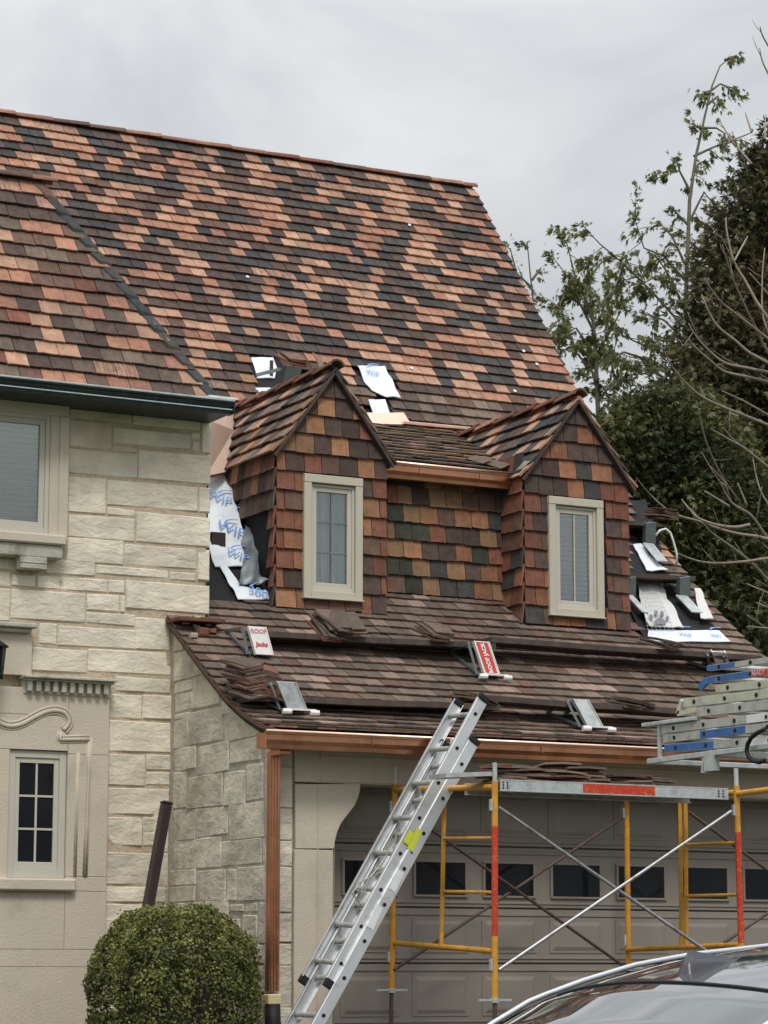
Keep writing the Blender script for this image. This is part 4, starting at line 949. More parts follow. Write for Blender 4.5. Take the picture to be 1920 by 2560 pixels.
# ------------------------------------------------------------------ roof sheets (underlayment, copper) laid on the roof surface
def steephit(x, y):          # straight-pitched strip between the wing and the left dormer
    d = ray(x, y); k = 1.345; t = (3.86-CAM.z-k*(2.16-CAM.y))/(d.z-k*d.y); return CAM+d*t
mb = MB(); mb.add([(.335, 2.10, 3.77), (1.05, 2.10, 3.77), (1.05, 3.2, 5.25), (.335, 3.2, 5.25), (.335, 2.3, 3.77), (1.05, 2.3, 3.77), (1.05, 3.4, 5.25), (.335, 3.4, 5.25)], [(0, 1, 2, 3), (7, 6, 5, 4), (0, 4, 5, 1), (3, 2, 6, 7)])
strip_deck = mb.build('stripped_deck', 'felt', house, solid=False)
def sheet(name, rows_, m, lift=.03, crumple=.008, nx=6, parent=main_roof, seed=0, uv=False, hit=None):
    mb = MB(); vs = []; R = []
    for (y, xa, xb), (y2, xa2, xb2) in zip(rows_, rows_[1:]):
        for k in range(3): t = k/3; R.append((y+(y2-y)*t, xa+(xa2-xa)*t, xb+(xb2-xb)*t))
    R.append(rows_[-1])
    for y, xa, xb in R:
        for i in range(nx+1):
            p = (hit or roofhit)(xa+(xb-xa)*i/nx, y); n_ = rnormal(p.y) if hit is None else Vector((0, -.80, .60)); vs.append(p+n_*(lift+crumple*noise.noise(p*9+Vector((seed, 0, 0)))*2))
    n = nx+1; r = len(R)
    vs2 = [v-Vector((0, -.002, .006)) for v in vs]
    fs = [(j*n+i, j*n+i+1, (j+1)*n+i+1, (j+1)*n+i) for j in range(r-1) for i in range(nx)]
    mb.add(vs+vs2, [f[::-1] for f in fs]+[tuple(q_+len(vs) for q_ in f) for f in fs])
    return mb.build(name, m, parent, smooth=True, solid=False)
m1 = sheet('membrane', [(1176, 518, 552), (1230, 518, 577), (1300, 518, 596), (1345, 518, 607), (1380, 522, 608), (1400, 528, 606), (1420, 536, 603)], 'membrane', .03, .014, 8, hit=steephit)
sheet('membrane', [(1416, 545, 563), (1445, 560, 581), (1470, 573, 600), (1484, 582, 662), (1503, 592, 671)], 'membrane', .03, .008, 6, hit=steephit)
sheet('mesh_scrap', [(1322, 608, 650), (1360, 600, 642), (1400, 604, 640), (1448, 598, 640), (1470, 590, 660)], 'bracket_steel', .06, .04, 8, hit=steephit)
sheet('felt_underlay', [(892, 622, 690), (960, 622, 770), (1042, 640, 765)], 'felt', .014, .004)
m2 = sheet('membrane', [(899, 625, 680), (925, 634, 690), (950, 640, 684)], 'membrane', .03, .004)
sheet('membrane', [(975, 636, 676), (1000, 640, 690), (1020, 645, 690)], 'membrane', .028, .004)
m3 = sheet('membrane', [(924, 889, 958), (945, 899, 966), (965, 908, 978), (985, 925, 986), (1002, 960, 998)], 'membrane', .052, .008)
sheet('membrane', [(1008, 916, 958), (1042, 928, 970)], 'membrane', .05, .003)
sheet('copper_sheet', [(1041, 912, 1004), (1056, 920, 1014), (1070, 930, 1024)], 'copper_bright', .05, .002)
mb = MB(); q1 = [at(515, 1048, 'X', .62), at(572, 1022, 'Y', 3.9), Vector((1.55, 4.05, 5.90)), Vector((1.00, 2.99, 5.12)), at(515, 1190, 'X', .62), at(585, 1075, 'Y', 3.62)]
mb.add(q1+[v+Vector((.02, .05, -.02)) for v in q1], [(0, 1, 5, 4), (1, 2, 5), (5, 2, 3), (4, 5, 3), (10, 11, 7, 6), (10, 9, 11)]); mb.build('copper_saddle', 'copper_pale', house, solid=False)
sheet('felt_underlay', [(1255, 1560, 1612), (1330, 1562, 1640), (1420, 1565, 1660), (1520, 1570, 1760), (1585, 1600, 1796), (1615, 1620, 1825)], 'felt', .02, .006)
pw = sheet('grid_underlay', [(1458, 1588, 1640), (1480, 1589, 1650), (1520, 1594, 1670), (1560, 1603, 1690), (1584, 1618, 1704)], 'grid_sheet', .07, .02, 6)
sheet('grid_underlay', [(1490, 1727, 1743), (1530, 1735, 1758), (1567, 1744, 1776)], 'grid_sheet', .09, .01, 3)
m4 = sheet('membrane', [(1584, 1618, 1794), (1598, 1617, 1808), (1612, 1622, 1824)], 'membrane', .035, .003)
sheet('membrane', [(1370, 1578, 1598), (1405, 1596, 1628), (1437, 1612, 1666)], 'membrane', .05, .01, 4)
def roof_print(parent, cx, cy, shapes, m, lift, S=1, hit=None):
    """flat print: polygons in metres in the roof's own plane (x right, y up-slope)"""
    o = (hit or roofhit)(cx, cy); n_ = rnormal(o.y) if hit is None else Vector((0, -.80, .60)); u = Vector((0, n_.z, -n_.y)); mb = MB()
    for P in shapes:
        mb.add([o+Vector((1, 0, 0))*x*S+u*y*S+n_*lift for x, y in P], [tuple(range(len(P)))])
    mb.build('print', m, parent, solid=False)
def ell(cx, cy, a, b, rot=0, n=14): return [(cx+a*math.cos(t)*math.cos(rot)-b*math.sin(t)*math.sin(rot), cy+a*math.cos(t)*math.sin(rot)+b*math.sin(t)*math.cos(rot)) for t in (2*PI*k/n for k in range(n))]
PAW = [[(-.075, -.07), (-.06, -.03), (-.03, .0), (0, .015), (.03, .0), (.06, -.03), (.075, -.07), (.04, -.08), (0, -.07), (-.04, -.08)], ell(-.085, .035, .022, .032, .5), ell(-.035, .075, .022, .036, .15), ell(.035, .075, .022, .036, -.15), ell(.088, .03, .022, .032, -.5)]
def px_print(polys, parent, m, toward, name='print'):
    mb = MB()
    for P in polys:
        pts = [roofhit(1500+x/2.91, 1200+y/2.91) for x, y in P]; mb.add([p+(CAM-p).normalized()*toward for p in pts], [tuple(range(len(P)))])
    mb.build(name, m, parent, solid=False)
px_print([[(388,1042),(398,1024),(418,1006),(438,998),(456,1008),(476,1028),(480,1042),(462,1052),(432,1048),(404,1054)]], pw, 'print_grey', .235)
for cx, cy, a_, b_, r_ in ((372, 994, 12, 17, -.5), (408, 966, 12, 19, -.1), (451, 972, 13, 19, .1), (489, 1006, 12, 18, .5)): px_print([ell(cx, cy, a_, b_, r_)], pw, 'print_grey', .235)
px_print([[(282+(y-790)*.2, y), (412+(y-790)*.48, y+4), (412+(y-790)*.48, y+6), (282+(y-790)*.2, y+2)] for y in range(805, 1095, 28)]+[[(282+k*21, 790), (284+k*21, 790), (354+k*31, 1100), (352+k*31, 1100)] for k in range(0, 7)], pw, 'grid_line', .225)
grid = []
for k in range(-5, 6): grid.append([(k*.045-.002-.02, -.2), (k*.045+.002-.02, -.2), (k*.045+.002-.02, .27), (k*.045-.002-.02, .27)])
def font_mesh(body, size, loc, xr_, upv, m, parent, align='CENTER', name='lettering', bold=0):
    cu = bpy.data.curves.new('lettering', 'FONT'); cu.body = body; cu.size = size; cu.align_x = align; cu.align_y = 'CENTER'; cu.offset = bold; cu.resolution_u = 3
    to = bpy.data.objects.new('tmp', cu); COL.objects.link(to); bpy.context.view_layer.update()
    me = bpy.data.meshes.new_from_object(to.evaluated_get(bpy.context.evaluated_depsgraph_get())); bpy.data.objects.remove(to)
    me.materials.clear(); me.materials.append(MATS[m]); me.name = name
    xr_ = Vector(xr_).normalized(); n_ = xr_.cross(Vector(upv)).normalized(); u = n_.cross(xr_)
    M = Matrix((xr_, u, n_)).transposed().to_4x4(); M.translation = Vector(loc); me.transform(M)
    o = bpy.data.objects.new(name, me); COL.objects.link(o); setparent(o, parent); return o
def roof_text(parent, cx, cy, txt, size, ang, lift, hit=None):
    o = (hit or roofhit)(cx, cy); n_ = rnormal(o.y) if hit is None else Vector((0, -.80, .60)); u = Vector((0, n_.z, -n_.y)); x = Vector((1, 0, 0))
    xr_ = x*math.cos(ang)+u*math.sin(ang); uu = n_.cross(xr_)
    font_mesh(txt, size, o+n_*lift, xr_, uu, 'print_blue', parent, bold=.001)
    roof_print(parent, cx+4, cy-14, [[(-.09, .0), (-.05, .035), (0, .05), (.06, .05), (.06, .038), (0, .036), (-.04, .022), (-.07, -.006)]], 'print_blue', lift, 1, hit)
for cx, cy, t, s_ in ((556, 1262, 'WIP 3', .125), (572, 1335, 'WIP', .14), (588, 1400, 'WIP', .11)): roof_text(m1, cx, cy, t, s_, -.45, .065, steephit)
roof_text(m1, 640, 1490, '300', .12, -.3, .055, steephit)
roof_text(m3, 925, 945, 'WIP', .08, -.2, .075)
roof_text(m4, 1710, 1598, 'WIP', .08, -.1, .05); roof_text(m4, 1785, 1600, '300', .075, -.1, .05)
# loose bits
mb = MB(); p = roofhit(672, 935); mb.beam(p+Vector((0, -.05, -.08)), p+Vector((0, -.06, .12)), .03, .02); mb.build('nailed_strap', 'steel_rusty', main_roof)
mb = MB(); p = steephit(542, 1352); mb.box(p+Vector((-.08, -.08, -.06)), p+Vector((.045, -.04, .06))); mb.build('rotten_board', 'brown_metal', main_roof)
for k, (x_, y_) in enumerate([(1305, 885), (1338, 918), (1025, 928), (1283, 985), (1020, 570), (615, 700), (1120, 1140)]):
    p = roofhit(x_, y_); n_ = rnormal(p.y); mb = MB(); mb.tube([p+n_*.038, p+n_*.046], .018, 7); mb.build('mortar_dab', 'membrane', main_roof)

# ================================================================== ROOF BRACKETS, PLANKS, LOOSE TILES
def plankY(x, y, back=.25):
    lo, hi = -.4, 3.0
    for _ in range(50):
        m = (lo+hi)/2; p = at(x, y, 'Y', m)
        if p.z - (zr(m+back)+.015) > 0: lo = m
        else: hi = m
    return lo
def plank(name, xa, ya, xb, yb, label, depth=.28, th=.045, Y=None, group='planks on the roof brackets', m='plank_wood', dz=0):
    Y = plankY((xa+xb)/2, (ya+yb)/2) if Y is None else Y
    a, b = at(xa, ya, 'Y', Y), at(xb, yb, 'Y', Y); mb = MB()
    n = 14; vs = []
    for i in range(n+1):
        t = i/n; p = a.lerp(b, t)+Vector((0, 0, dz+.006*noise.noise(Vector((t*3, Y, 0)))))
        vs += [p, p+Vector((0, depth, 0)), p+Vector((0, depth, th)), p+Vector((0, 0, th))]
    fs = [(4*i+k, 4*i+(k+1) % 4, 4*i+4+(k+1) % 4, 4*i+4+k) for i in range(n) for k in range(4)]+[(0, 3, 2, 1), (4*n, 4*n+1, 4*n+2, 4*n+3)]
    mb.add(vs, fs); o = mb.build(name, m); props(o, label, 'plank', group); return o, Y, a, b
pu, YU, ua, ub = plank('plank', 650, 1592, 1240, 1622, 'long weathered plank on the upper roof brackets, left half, tile piles on it')
pu2, YU2, _, _ = plank('plank', 1228, 1617, 1905, 1662, 'weathered plank lapping over its neighbour on the upper brackets below the right dormer', Y=YU, dz=.035)
pl_, YL, la, lb = plank('plank', 628, 1752, 1250, 1775, 'weathered plank on the lower brackets, left half, behind the ladder top')
pl2, _, _, _ = plank('plank', 1180, 1760, 1720, 1795, 'weathered plank on the lower brackets, right half, near the van ladders', Y=YL, dz=.03)
def bracket(tx, ty, bx, by, w, m, label, yA=None, text=None, pads=False, name='roof_bracket', group='roof brackets', tcol='pink_print'):
    B = roofhit(bx, by); B = B+rnormal(B.y)*.06; A = at(tx, ty, 'Y', min(B.y+.06, (YU if yA is None else yA)-.035))
    r = empty(name, B, label, 'bracket', group)
    d = (A-B).normalized(); s_ = Vector((1, 0, 0)); n_ = s_.cross(d).normalized()
    if n_.y > 0: n_ = -n_
    hx_ = Vector((w/2, 0, 0)); mb = MB(); V = [B-hx_, B+hx_, A+hx_, A-hx_]; mb.add(V+[v-n_*.012 for v in V], [(0, 1, 2, 3), (7, 6, 5, 4), (0, 4, 5, 1), (1, 5, 6, 2), (2, 6, 7, 3), (3, 7, 4, 0)]); pt = mb.build('face_plate', m, r, bevel=.003)
    mb = MB(); mb.beam(B+s_*w*.5-n_*.01, A+s_*w*.5-n_*.01, .008, .035, up=n_); mb.beam(B-s_*w*.5-n_*.01, A-s_*w*.5-n_*.01, .008, .035, up=n_); mb.build('edge_flange', m, r)
    back = Vector((A.x, A.y+.34, zr(A.y+.34)+.04)); foot = Vector((B.x, B.y+.03, B.z))
    mb = MB()
    for sx in (-.75, .45):
        o_ = s_*w*sx
        mb.beam(A+o_+Vector((0, .02, -.02)), back+o_, .022, .022); mb.beam(A+o_+Vector((0, .02, -.03)), foot+o_+Vector((-.02, 0, 0)), .018, .018); mb.beam(back+o_, foot+o_, .02, .02)
    mb.build('arm', 'bracket_steel', r)
    if pads:
        mb = MB()
        for sx in (-.11, .12): mb.tube([B+s_*(sx-.03)+Vector((0, -.03, -.02)), B+s_*(sx+.04)+Vector((0, -.04, -.02))], [.022, .02], 8)
        mb.beam(B+s_*-.12+Vector((0, -.02, 0)), B+s_*.14+Vector((0, -.02, 0)), .03, .014); mb.build('foot_pad', 'white_plate', r)
    if text:
        for k, (t, sz, fr, ang) in enumerate(text):
            P = B.lerp(A, fr)+n_*.004
            x_, u_ = (s_, d) if not ang else (d, -s_)
            font_mesh(t, sz, P, x_, u_, tcol if k == 0 else 'red_print', pt, bold=.002)
    return r
bracket(642, 1566, 657, 1654, .15, 'white_plate', 'white roof bracket plate with pink lettering at the left end of the upper plank', text=[('ROOF', .05, .82, 0), ('Jacks', .052, .36, 0)])
b2 = bracket(1203, 1603, 1226, 1704, .14, 'white_plate', 'red and white roof bracket plate in the middle of the upper plank', text=None, pads=True)
pt = [c for c in b2.children if c.name.startswith('face_plate')][0]
B = roofhit(1226, 1704); B = B+rnormal(B.y)*.06; A = at(1203, 1603, 'Y', min(B.y+.06, YU-.035)); d = (A-B).normalized(); n_ = Vector((1, 0, 0)).cross(d); n_ = n_ if n_.y < 0 else -n_
mb = MB(); hx_ = Vector((.055, 0, 0)); a_, b_ = B.lerp(A, .06)+n_*.002, B.lerp(A, .97)+n_*.002; V = [a_-hx_, a_+hx_, b_+hx_, b_-hx_]; mb.add(V, [(0, 1, 2, 3)]); mb.build('red_panel', 'red_print', pt)
P = B.lerp(A, .5)+n_*.005; font_mesh('ROOF JACK', .05, P, d, -Vector((1, 0, 0)), 'white_plate', pt, bold=.002)
bracket(1797, 1630, 1806, 1690, .14, 'white_plate', 'white roof bracket plate with red lettering above the blue ladder end', text=[('RB', .06, .7, 0), ('RED', .05, .3, 0)], tcol='red_print')
bracket(715, 1704, 741, 1794, .155, 'galvanised', 'bare grey roof bracket with white foot pads at the left end of the lower plank', yA=YL, pads=True)
bracket(1451, 1748, 1486, 1836, .14, 'galvanised', 'bare grey roof bracket under the lower plank, right of the ladder', yA=YL, pads=True)
# brackets and planks on the stripped part right of the right dormer
def ybr(x, y, out=.30):
    lo, hi = 0, 4.5
    for _ in range(50):
        m = (lo+hi)/2; p = at(x, y, 'Y', m)
        if p.z-(zr(m+out)+.02) > 0: lo = m
        else: hi = m
    return lo
YB1 = ybr(1626, 1303, .34); YB2 = ybr(1650, 1442, .34)
def gbracket(tx, ty, bx, by, w, Y, label):
    A = at(tx, ty, 'Y', Y); Bv = at(bx, by, 'Y', Y+.10); r = empty('roof_bracket', A, label, 'bracket', 'roof brackets')
    mb = MB(); mb.beam(Bv, A, w, .014, up=(0, -1, .3)); mb.build('face_plate', 'bracket_steel', r, bevel=.003)
    mb = MB()
    for sx in (-w/2, w/2): mb.beam(Bv+Vector((sx, .02, 0)), A+Vector((sx, .02, 0)), .008, .04, up=(0, -1, .3))
    mb.beam(A+Vector((0, .02, 0)), Vector((A.x, Y+.36, A.z)), .03, .025); mb.beam(Bv, Vector((Bv.x, Y+.34, zr(Y+.34)+.05)), .02, .02); mb.build('arm', 'bracket_steel', r)
    F_ = roofhit(bx+12, by+22); n_ = rnormal(F_.y); u = Vector((0, n_.z, -n_.y)); mb = MB(); mb.beam(F_+n_*.10-u*.10, F_+n_*.10+u*.22, w*1.05, .015, up=n_); mb.build('roof_plate', 'galvanised', r, bevel=.004)
    return r
gbracket(1627, 1306, 1624, 1390, .115, YB1, 'dark grey roof bracket, topmost beside the right dormer, tiles piled over it')
gbracket(1581, 1442, 1580, 1520, .07, YB2, 'grey roof bracket half hidden by the right dormer, left of the paw-printed sheet')
gbracket(1712, 1442, 1710, 1520, .12, YB2, 'grey roof bracket at the right end of the short plank, above the forest edge')
plank('plank', 1572, 1311, 1668, 1318, 'short plank on the topmost bracket beside the right dormer', Y=YB1+.01, th=.03)
plank('plank', 1566, 1444, 1740, 1450, 'short plank across the two lower brackets beside the right dormer', Y=YB2+.01, th=.035)
A = at(667, 915, 'Y', 3.75)
def loose_tile(loc, rot, cls, group, label, w=.17, l=.33, t=.014):
    me_key = ('loose', cls)
    if me_key not in SHARED:
        mb = MB(); n = 4; vs = []
        for z_ in (0, t):
            for y_ in (-l/2, 0, l/2):
                for x_ in (-w/2, 0, w/2): vs.append((x_, y_, z_+.006*(1-(2*y_/l)**2)))
        top = [(9, 10, 13, 12), (10, 11, 14, 13), (12, 13, 16, 15), (13, 14, 17, 16)]; bot = [tuple(i-9 for i in f[::-1]) for f in top]
        ring = [0, 1, 2, 5, 8, 7, 6, 3]; mb.add(vs, top+bot+[(ring[i], ring[(i+1) % 8], ring[(i+1) % 8]+9, ring[i]+9) for i in range(8)])
        me = bpy.data.meshes.new('loose_tile'); me.from_pydata(mb.v, [], mb.f); me.materials.append(MATS['clay_'+cls]); me.update(); SHARED[me_key] = me
    o = bpy.data.objects.new('loose_tile', SHARED[me_key]); COL.objects.link(o); o.location = loc; o.rotation_euler = rot; props(o, label, 'roof tile', group); return o
NAMEC = {'B': 'brown', 'E': 'dark grey-brown', 'A': 'dusty brown', 'P': 'near-black', 'R': 'red', 'H': 'pale tan', 'F': 'light brown'}
ORD = ['lowest', 'second lowest', 'third from the bottom', 'fourth from the bottom', 'fifth from the bottom', 'sixth from the bottom', 'seventh from the bottom', 'eighth from the bottom', 'ninth from the bottom', 'tenth from the bottom'] + ['%s from the bottom' % w for w in ('eleventh', 'twelfth', 'thirteenth', 'fourteenth', 'fifteenth', 'sixteenth', 'seventeenth', 'eighteenth', 'nineteenth', 'twentieth')]
def ordinal(k, n): return 'only one' if n == 1 else 'topmost' if k == n-1 else ORD[k]
def pile(x, y, Y, n, rot, group, where, spread=.02, shift=(0, 0), cls='BEAPRE', fan=0, z0=None, tt=.016):
    p = at(x, y, 'Y', Y)
    for k in range(n):
        rx, ry, rz = rot; c = rnd.choice(cls)
        loose_tile((p.x+shift[0]*k+rnd.gauss(0, spread), p.y+shift[1]*k+rnd.gauss(0, spread*.5), (p.z if z0 is None else z0)+k*tt), (rx+fan*k+rnd.gauss(0, .03), ry+rnd.gauss(0, .03), rz+rnd.gauss(0, .12)), c, group,
                   ('%s tile, %s, %s' % (NAMEC[c], ordinal(k, n), where)) if n > 1 else where)
R_ = math.radians
pile(812, 1580, YU+.10, 9, (R_(33), 0, R_(4)), 'tiles piled on the upper plank', 'left half of pile below left dormer window', shift=(.012, -.002), tt=.013)
pile(862, 1574, YU+.11, 6, (R_(33), 0, R_(0)), 'tiles piled on the upper plank', 'right half of pile below left dormer window', shift=(.012, 0), tt=.013)
pile(1070, 1590, YU+.11, 6, (R_(22), R_(4), R_(8)), 'low tile pile on the upper plank', 'low pile under the tile-hung wall', shift=(.014, 0), tt=.013)
pile(1640, 1617, YU+.11, 5, (R_(14), R_(6), R_(10)), 'tile pile by the paw-printed sheet', 'low pile below the paw-printed sheet', shift=(.03, 0), tt=.014)
pile(628, 1738, YL+.13, 17, (R_(14), R_(-12), R_(4)), 'tall tile pile at the left end of the lower plank', 'left column of tall pile by bare bracket', shift=(.001, .013), tt=.0165, spread=.012)
pile(672, 1736, YL+.13, 14, (R_(14), R_(14), R_(-6)), 'tall tile pile at the left end of the lower plank', 'right column of tall pile by bare bracket', shift=(.003, .014), tt=.0165, spread=.012)
pile(1175, 1752, YL+.12, 3, (R_(10), R_(10), R_(15)), 'tiles behind the ladder top', 'small pile behind the ladder top', cls='RBR', shift=(.03, 0))
pile(1560, 1768, YL+.12, 4, (R_(10), R_(6), R_(12)), 'tiles on the right half of the lower plank', 'low pile on right half of lower plank', shift=(.03, 0))
pile(1650, 1298, YB1+.12, 6, (R_(10), R_(4), R_(6)), 'tiles on the topmost bracket', 'pile on topmost bracket by right dormer', shift=(.004, 0), tt=.018)
# mess of lifted tiles, slate and bracket by the left dormer's ridge
p = roofhit(705, 925); r = empty('roof_bracket', p, 'dark roof bracket plate among lifted tiles above the left dormer roof', 'bracket', 'roof brackets')
mb = MB(); a_ = at(736, 915, 'Y', 3.7); b_ = at(722, 985, 'Y', 3.82); mb.beam(b_, a_, .15, .014, up=(0, -1, .3)); mb.build('face_plate', 'bracket_steel', r); mb = MB(); mb.beam(at(640, 938, 'Y', 4.0), at(720, 918, 'Y', 3.9), .02, .03); mb.beam(a_, roofhit(740, 925), .03, .03); mb.build('arm', 'bracket_steel', r)
pile(722, 905, 3.86, 4, (R_(25), 0, R_(4)), 'tiles above the left dormer', 'of those lifted above left dormer roof', cls='PBR', shift=(.02, 0))
pile(805, 925, 3.75, 1, (R_(60), R_(10), R_(30)), 'tiles above the left dormer', 'pale clay tile propped behind the left dormer ridge', cls='H')
# thin white cable looping beside the upper bracket
pts = [at(x_, y_, 'Y', 3.0) for x_, y_ in [(1640, 1338), (1650, 1326), (1664, 1322), (1676, 1332), (1684, 1355), (1692, 1385), (1692, 1405), (1688, 1420)]]
pts[-1] = roofhit(1686, 1424)+rnormal(2.9)*.05
mb = MB(); mb.tube([p for p in pts], .011, 6); o = mb.build('white_cord', 'white_plate', smooth=True); props(o, 'thin white cord looping out beside the topmost roof bracket', 'cord')

# ================================================================== EXTENSION LADDER
def ladder(name, label, cat, L0, L1, R0, R1, off, m='aluminium', rung0=.25, pitch=.305, group=None, base=True, depth=.085):
    r = empty(name, (L0+R0)/2, label, cat, group); return r
LU = lambda x, y, Y: at(x, y, 'Y', Y)
yTL, yTR = -.42, -.82; yBL, yBR = -.60, -1.00
ladr = empty('extension_ladder', LU(750, 2700, -.8), 'silver aluminium extension ladder leaning against the copper garage gutter, two sections overlapped', 'ladder')
def rail(Tp, Bp, m, sgn, name, w=.028, dpt=.085):
    """C-channel rail: web plus two flanges, open to the inside"""
    d = (Tp-Bp).normalized(); s_ = Vector((0, sgn, 0)); s_ = (s_-d*s_.dot(d)).normalized(); n_ = d.cross(s_).normalized()
    mb = MB(); mb.beam(Bp, Tp, .004, dpt, up=n_)
    for k in (-1, 1): mb.beam(Bp+n_*k*(dpt/2)+s_*w/2, Tp+n_*k*(dpt/2)+s_*w/2, w, .005, up=n_)
    return mb.build(name, m, ladr, bevel=.0012)
sect = {'fly': [((1144, 1756), yTL, (764, 2449), yBL+.06), ((1209, 1746), yTR, (826, 2458), yBR+.06)],
        'base': [((1112, 1862), yTL-.02, (672, 2660), yBL), ((1186, 1852), yTR-.02, (742, 2660), yBR)]}
for nm_, ((t0, ty0, b0, by0), (t1, ty1, b1, by1)) in sect.items():
    TL, BL_ = LU(*t0, ty0), LU(*b0, by0); TR, BR_ = LU(*t1, ty1), LU(*b1, by1)
    if nm_ == 'base':
        dl = (TL-BL_).normalized(); dr_ = (TR-BR_).normalized()
        BL_ = BL_-dl*((BL_.z+.08)/dl.z); BR_ = BR_-dr_*((BR_.z+.08)/dr_.z)
    rail(TL, BL_, 'aluminium', -1, nm_+'_rail'); rail(TR, BR_, 'aluminium', 1, nm_+'_rail')
    Ln = (TL-BL_).length; k = .16
    while k < Ln-.1:
        a_ = BL_+(TL-BL_).normalized()*k; b_ = BR_+(TR-BR_).normalized()*k
        mb = MB(); mb.tube([a_, b_], .019, 10); rg = mb.build('rung', 'aluminium_dull', ladr, smooth=False)
        v = (b_-a_).normalized(); [(lambda m2: (m2.tube([e_, e_+v*q_*.008], .014, 9), m2.build('rung_end', 'black_rubber', rg)))(MB()) for e_, q_ in ((b_, 1), (a_, -1))]  # black discs stand in for the shaded hollows of the rungs
        k += .305
    for Tp, Bp in ((TL, BL_), (TR, BR_)):
        d = (Tp-Bp).normalized(); mb = MB(); mb.beam(Tp-d*.02, Tp+d*.022, .034, .092, up=Vector((0, 1, 0)).cross(d)); 
        if nm_ == 'fly': mb.beam(Bp-d*.04, Bp+d*.02, .034, .092, up=Vector((0, 1, 0)).cross(d))
        mb.build('end_cap', 'black_rubber', ladr, bevel=.004)
        if nm_ == 'base': mb = MB(); mb.beam(Bp-d*.01, Bp+d*.12, .05, .10, up=Vector((0, 1, 0)).cross(d)); mb.build('foot', 'black_rubber', ladr)
# stickers on the near side of the right rails
def sticker(x0, y0, x1, y1, Y0, Y1, w, m, name='sticker'):
    a_, b_ = LU(x0, y0, Y0-.006), LU(x1, y1, Y1-.006); mb = MB(); d = (b_-a_).normalized(); mb.beam(a_, b_, w, .002, up=(0, -1, 0)); return mb.build(name, m, ladr)
yf = lambda y, base=0: (yTR+(yBR-yTR)*(y-1750)/(2650-1750))+(-.0)
sticker(1030, 2078, 1014, 2108, yf(2078), yf(2108), .045, 'label_yellow'); sticker(1050, 2074, 1024, 2124, yf(2074), yf(2124), .05, 'label_yellow')
sticker(1003, 2178, 980, 2226, yf(2178), yf(2226), .055, 'label_white'); sticker(950, 2265, 925, 2320, yf(2265), yf(2320), .055, 'label_white')
mb = MB(); mb.beam(LU(1027, 2130, yf(2130)-.007), LU(1032, 2133, yf(2130)-.007), .012, .002, up=(0, -1, 0)); mb.build('sticker', 'black_rubber', ladr)
mb = MB(); p_ = LU(1150, 1855, -.80); mb.box(p_-Vector((.05, .03, .02)), p_+Vector((.05, .06, .025))); mb.build('guide_bracket', 'white_plate', ladr, bevel=.004)
mb = MB(); pts = [LU(x_, y_, -.72) for x_, y_ in [(990, 2090), (985, 2120), (972, 2170), (930, 2190), (912, 2200), (905, 2235), (900, 2262), (912, 2230), (925, 2195), (960, 2150), (985, 2110)]]; mb.tube(pts, .006, 5); mb.tube([LU(905, 2200, -.74), LU(880, 2232, -.74), LU(900, 2260, -.74), LU(915, 2235, -.74), LU(890, 2225, -.74)], .006, 5); mb.build('rope', 'aluminium_dull', ladr)

# ================================================================== SCAFFOLD
YF = -1.5
Pf = lambda x, y: at(x, y, 'Y', YF)
scaf = empty('scaffold', Pf(1540, 2600), 'yellow tubular frame scaffold on screw jacks in front of the garage door', 'scaffold')
def tubep(pts, r, m, name, parent, n=10, **k):
    mb = MB(); mb.tube(pts, r, n); return mb.build(name, m, parent, smooth=False)
def backp(x, y, X): return at(x, y, 'X', X)
def frame(ft, fb, bt, bb, it, ib, rungs, low, top, red):
    X = Pf(*ft).x; F0, F1 = Pf(*ft), Pf(*fb); F1.x = F1.x; B0, B1 = backp(*bt, X), backp(*bb, F1.x); I0, I1 = backp(*it, X), backp(*ib, X)
    fr = bpy.data.objects.new('frame', None); COL.objects.link(fr); setparent(fr, scaf)
    mb = MB(); mb.tube([F1, F0], .0225, 12); po = mb.build('post', 'yellow_paint', fr)
    mb = MB(); mb.tube([F0.lerp(F1, red[0]), F0.lerp(F1, red[1])], .0234, 12); mb.build('red_band', 'red_paint', fr)
    tubep([B1, B0], .0225, 'yellow_paint', 'post', fr, 12); tubep([I1, I0], .0165, 'yellow_paint', 'inner_post', fr)
    t0, t1 = F0.lerp(F1, top), B0.lerp(B1, top); tubep([t0, t1], .0225, 'yellow_paint', 'top_rail', fr)
    for f_, i_ in rungs: tubep([backp(*f_, X), backp(*i_, X)], .0125, 'yellow_paint', 'rung', fr)
    tubep([backp(*low[0], X), backp(*low[1], X)], .020, 'yellow_paint', 'bottom_rail', fr)
    for P0, P1 in ((F0, F1), (B0, B1)):
        d = (P0-P1).normalized(); tubep([P0, P0+d*.13], .017, 'galvanised', 'coupling_pin', fr, 8)
        jk = MB(); jk.tube([P1, P1-d*max(.05, (P1.z-gz(P1.y))/d.z-.01)], .016, 8); jk = jk.build('leg_jack', 'steel_rusty', fr)
        mb = MB(); mb.tube([P1-d*.02, P1+d*.012], .03, 10); mb.beam(P1+Vector((-.13, 0, 0)), P1+Vector((.13, 0, 0)), .02, .014); mb.build('jack_handle', 'galvanised', fr)
        g_ = P1-d*((P1.z-gz(P1.y))/d.z); mb = MB(); mb.box((g_.x-.07, g_.y-.07, gz(g_.y)-.01), (g_.x+.07, g_.y+.07, gz(g_.y)+.012)); mb.build('base_plate', 'steel_rusty', fr)
    for P0 in (F0.lerp(F1, .11), F0.lerp(F1, .84), B0.lerp(B1, .11), B0.lerp(B1, .84)): mb = MB(); mb.box(P0+Vector((-.04, -.012, -.04)), P0+Vector((-.024, .012, .04))); mb.build('brace_lock', 'galvanised', fr)
    return F0, F1, B0, B1
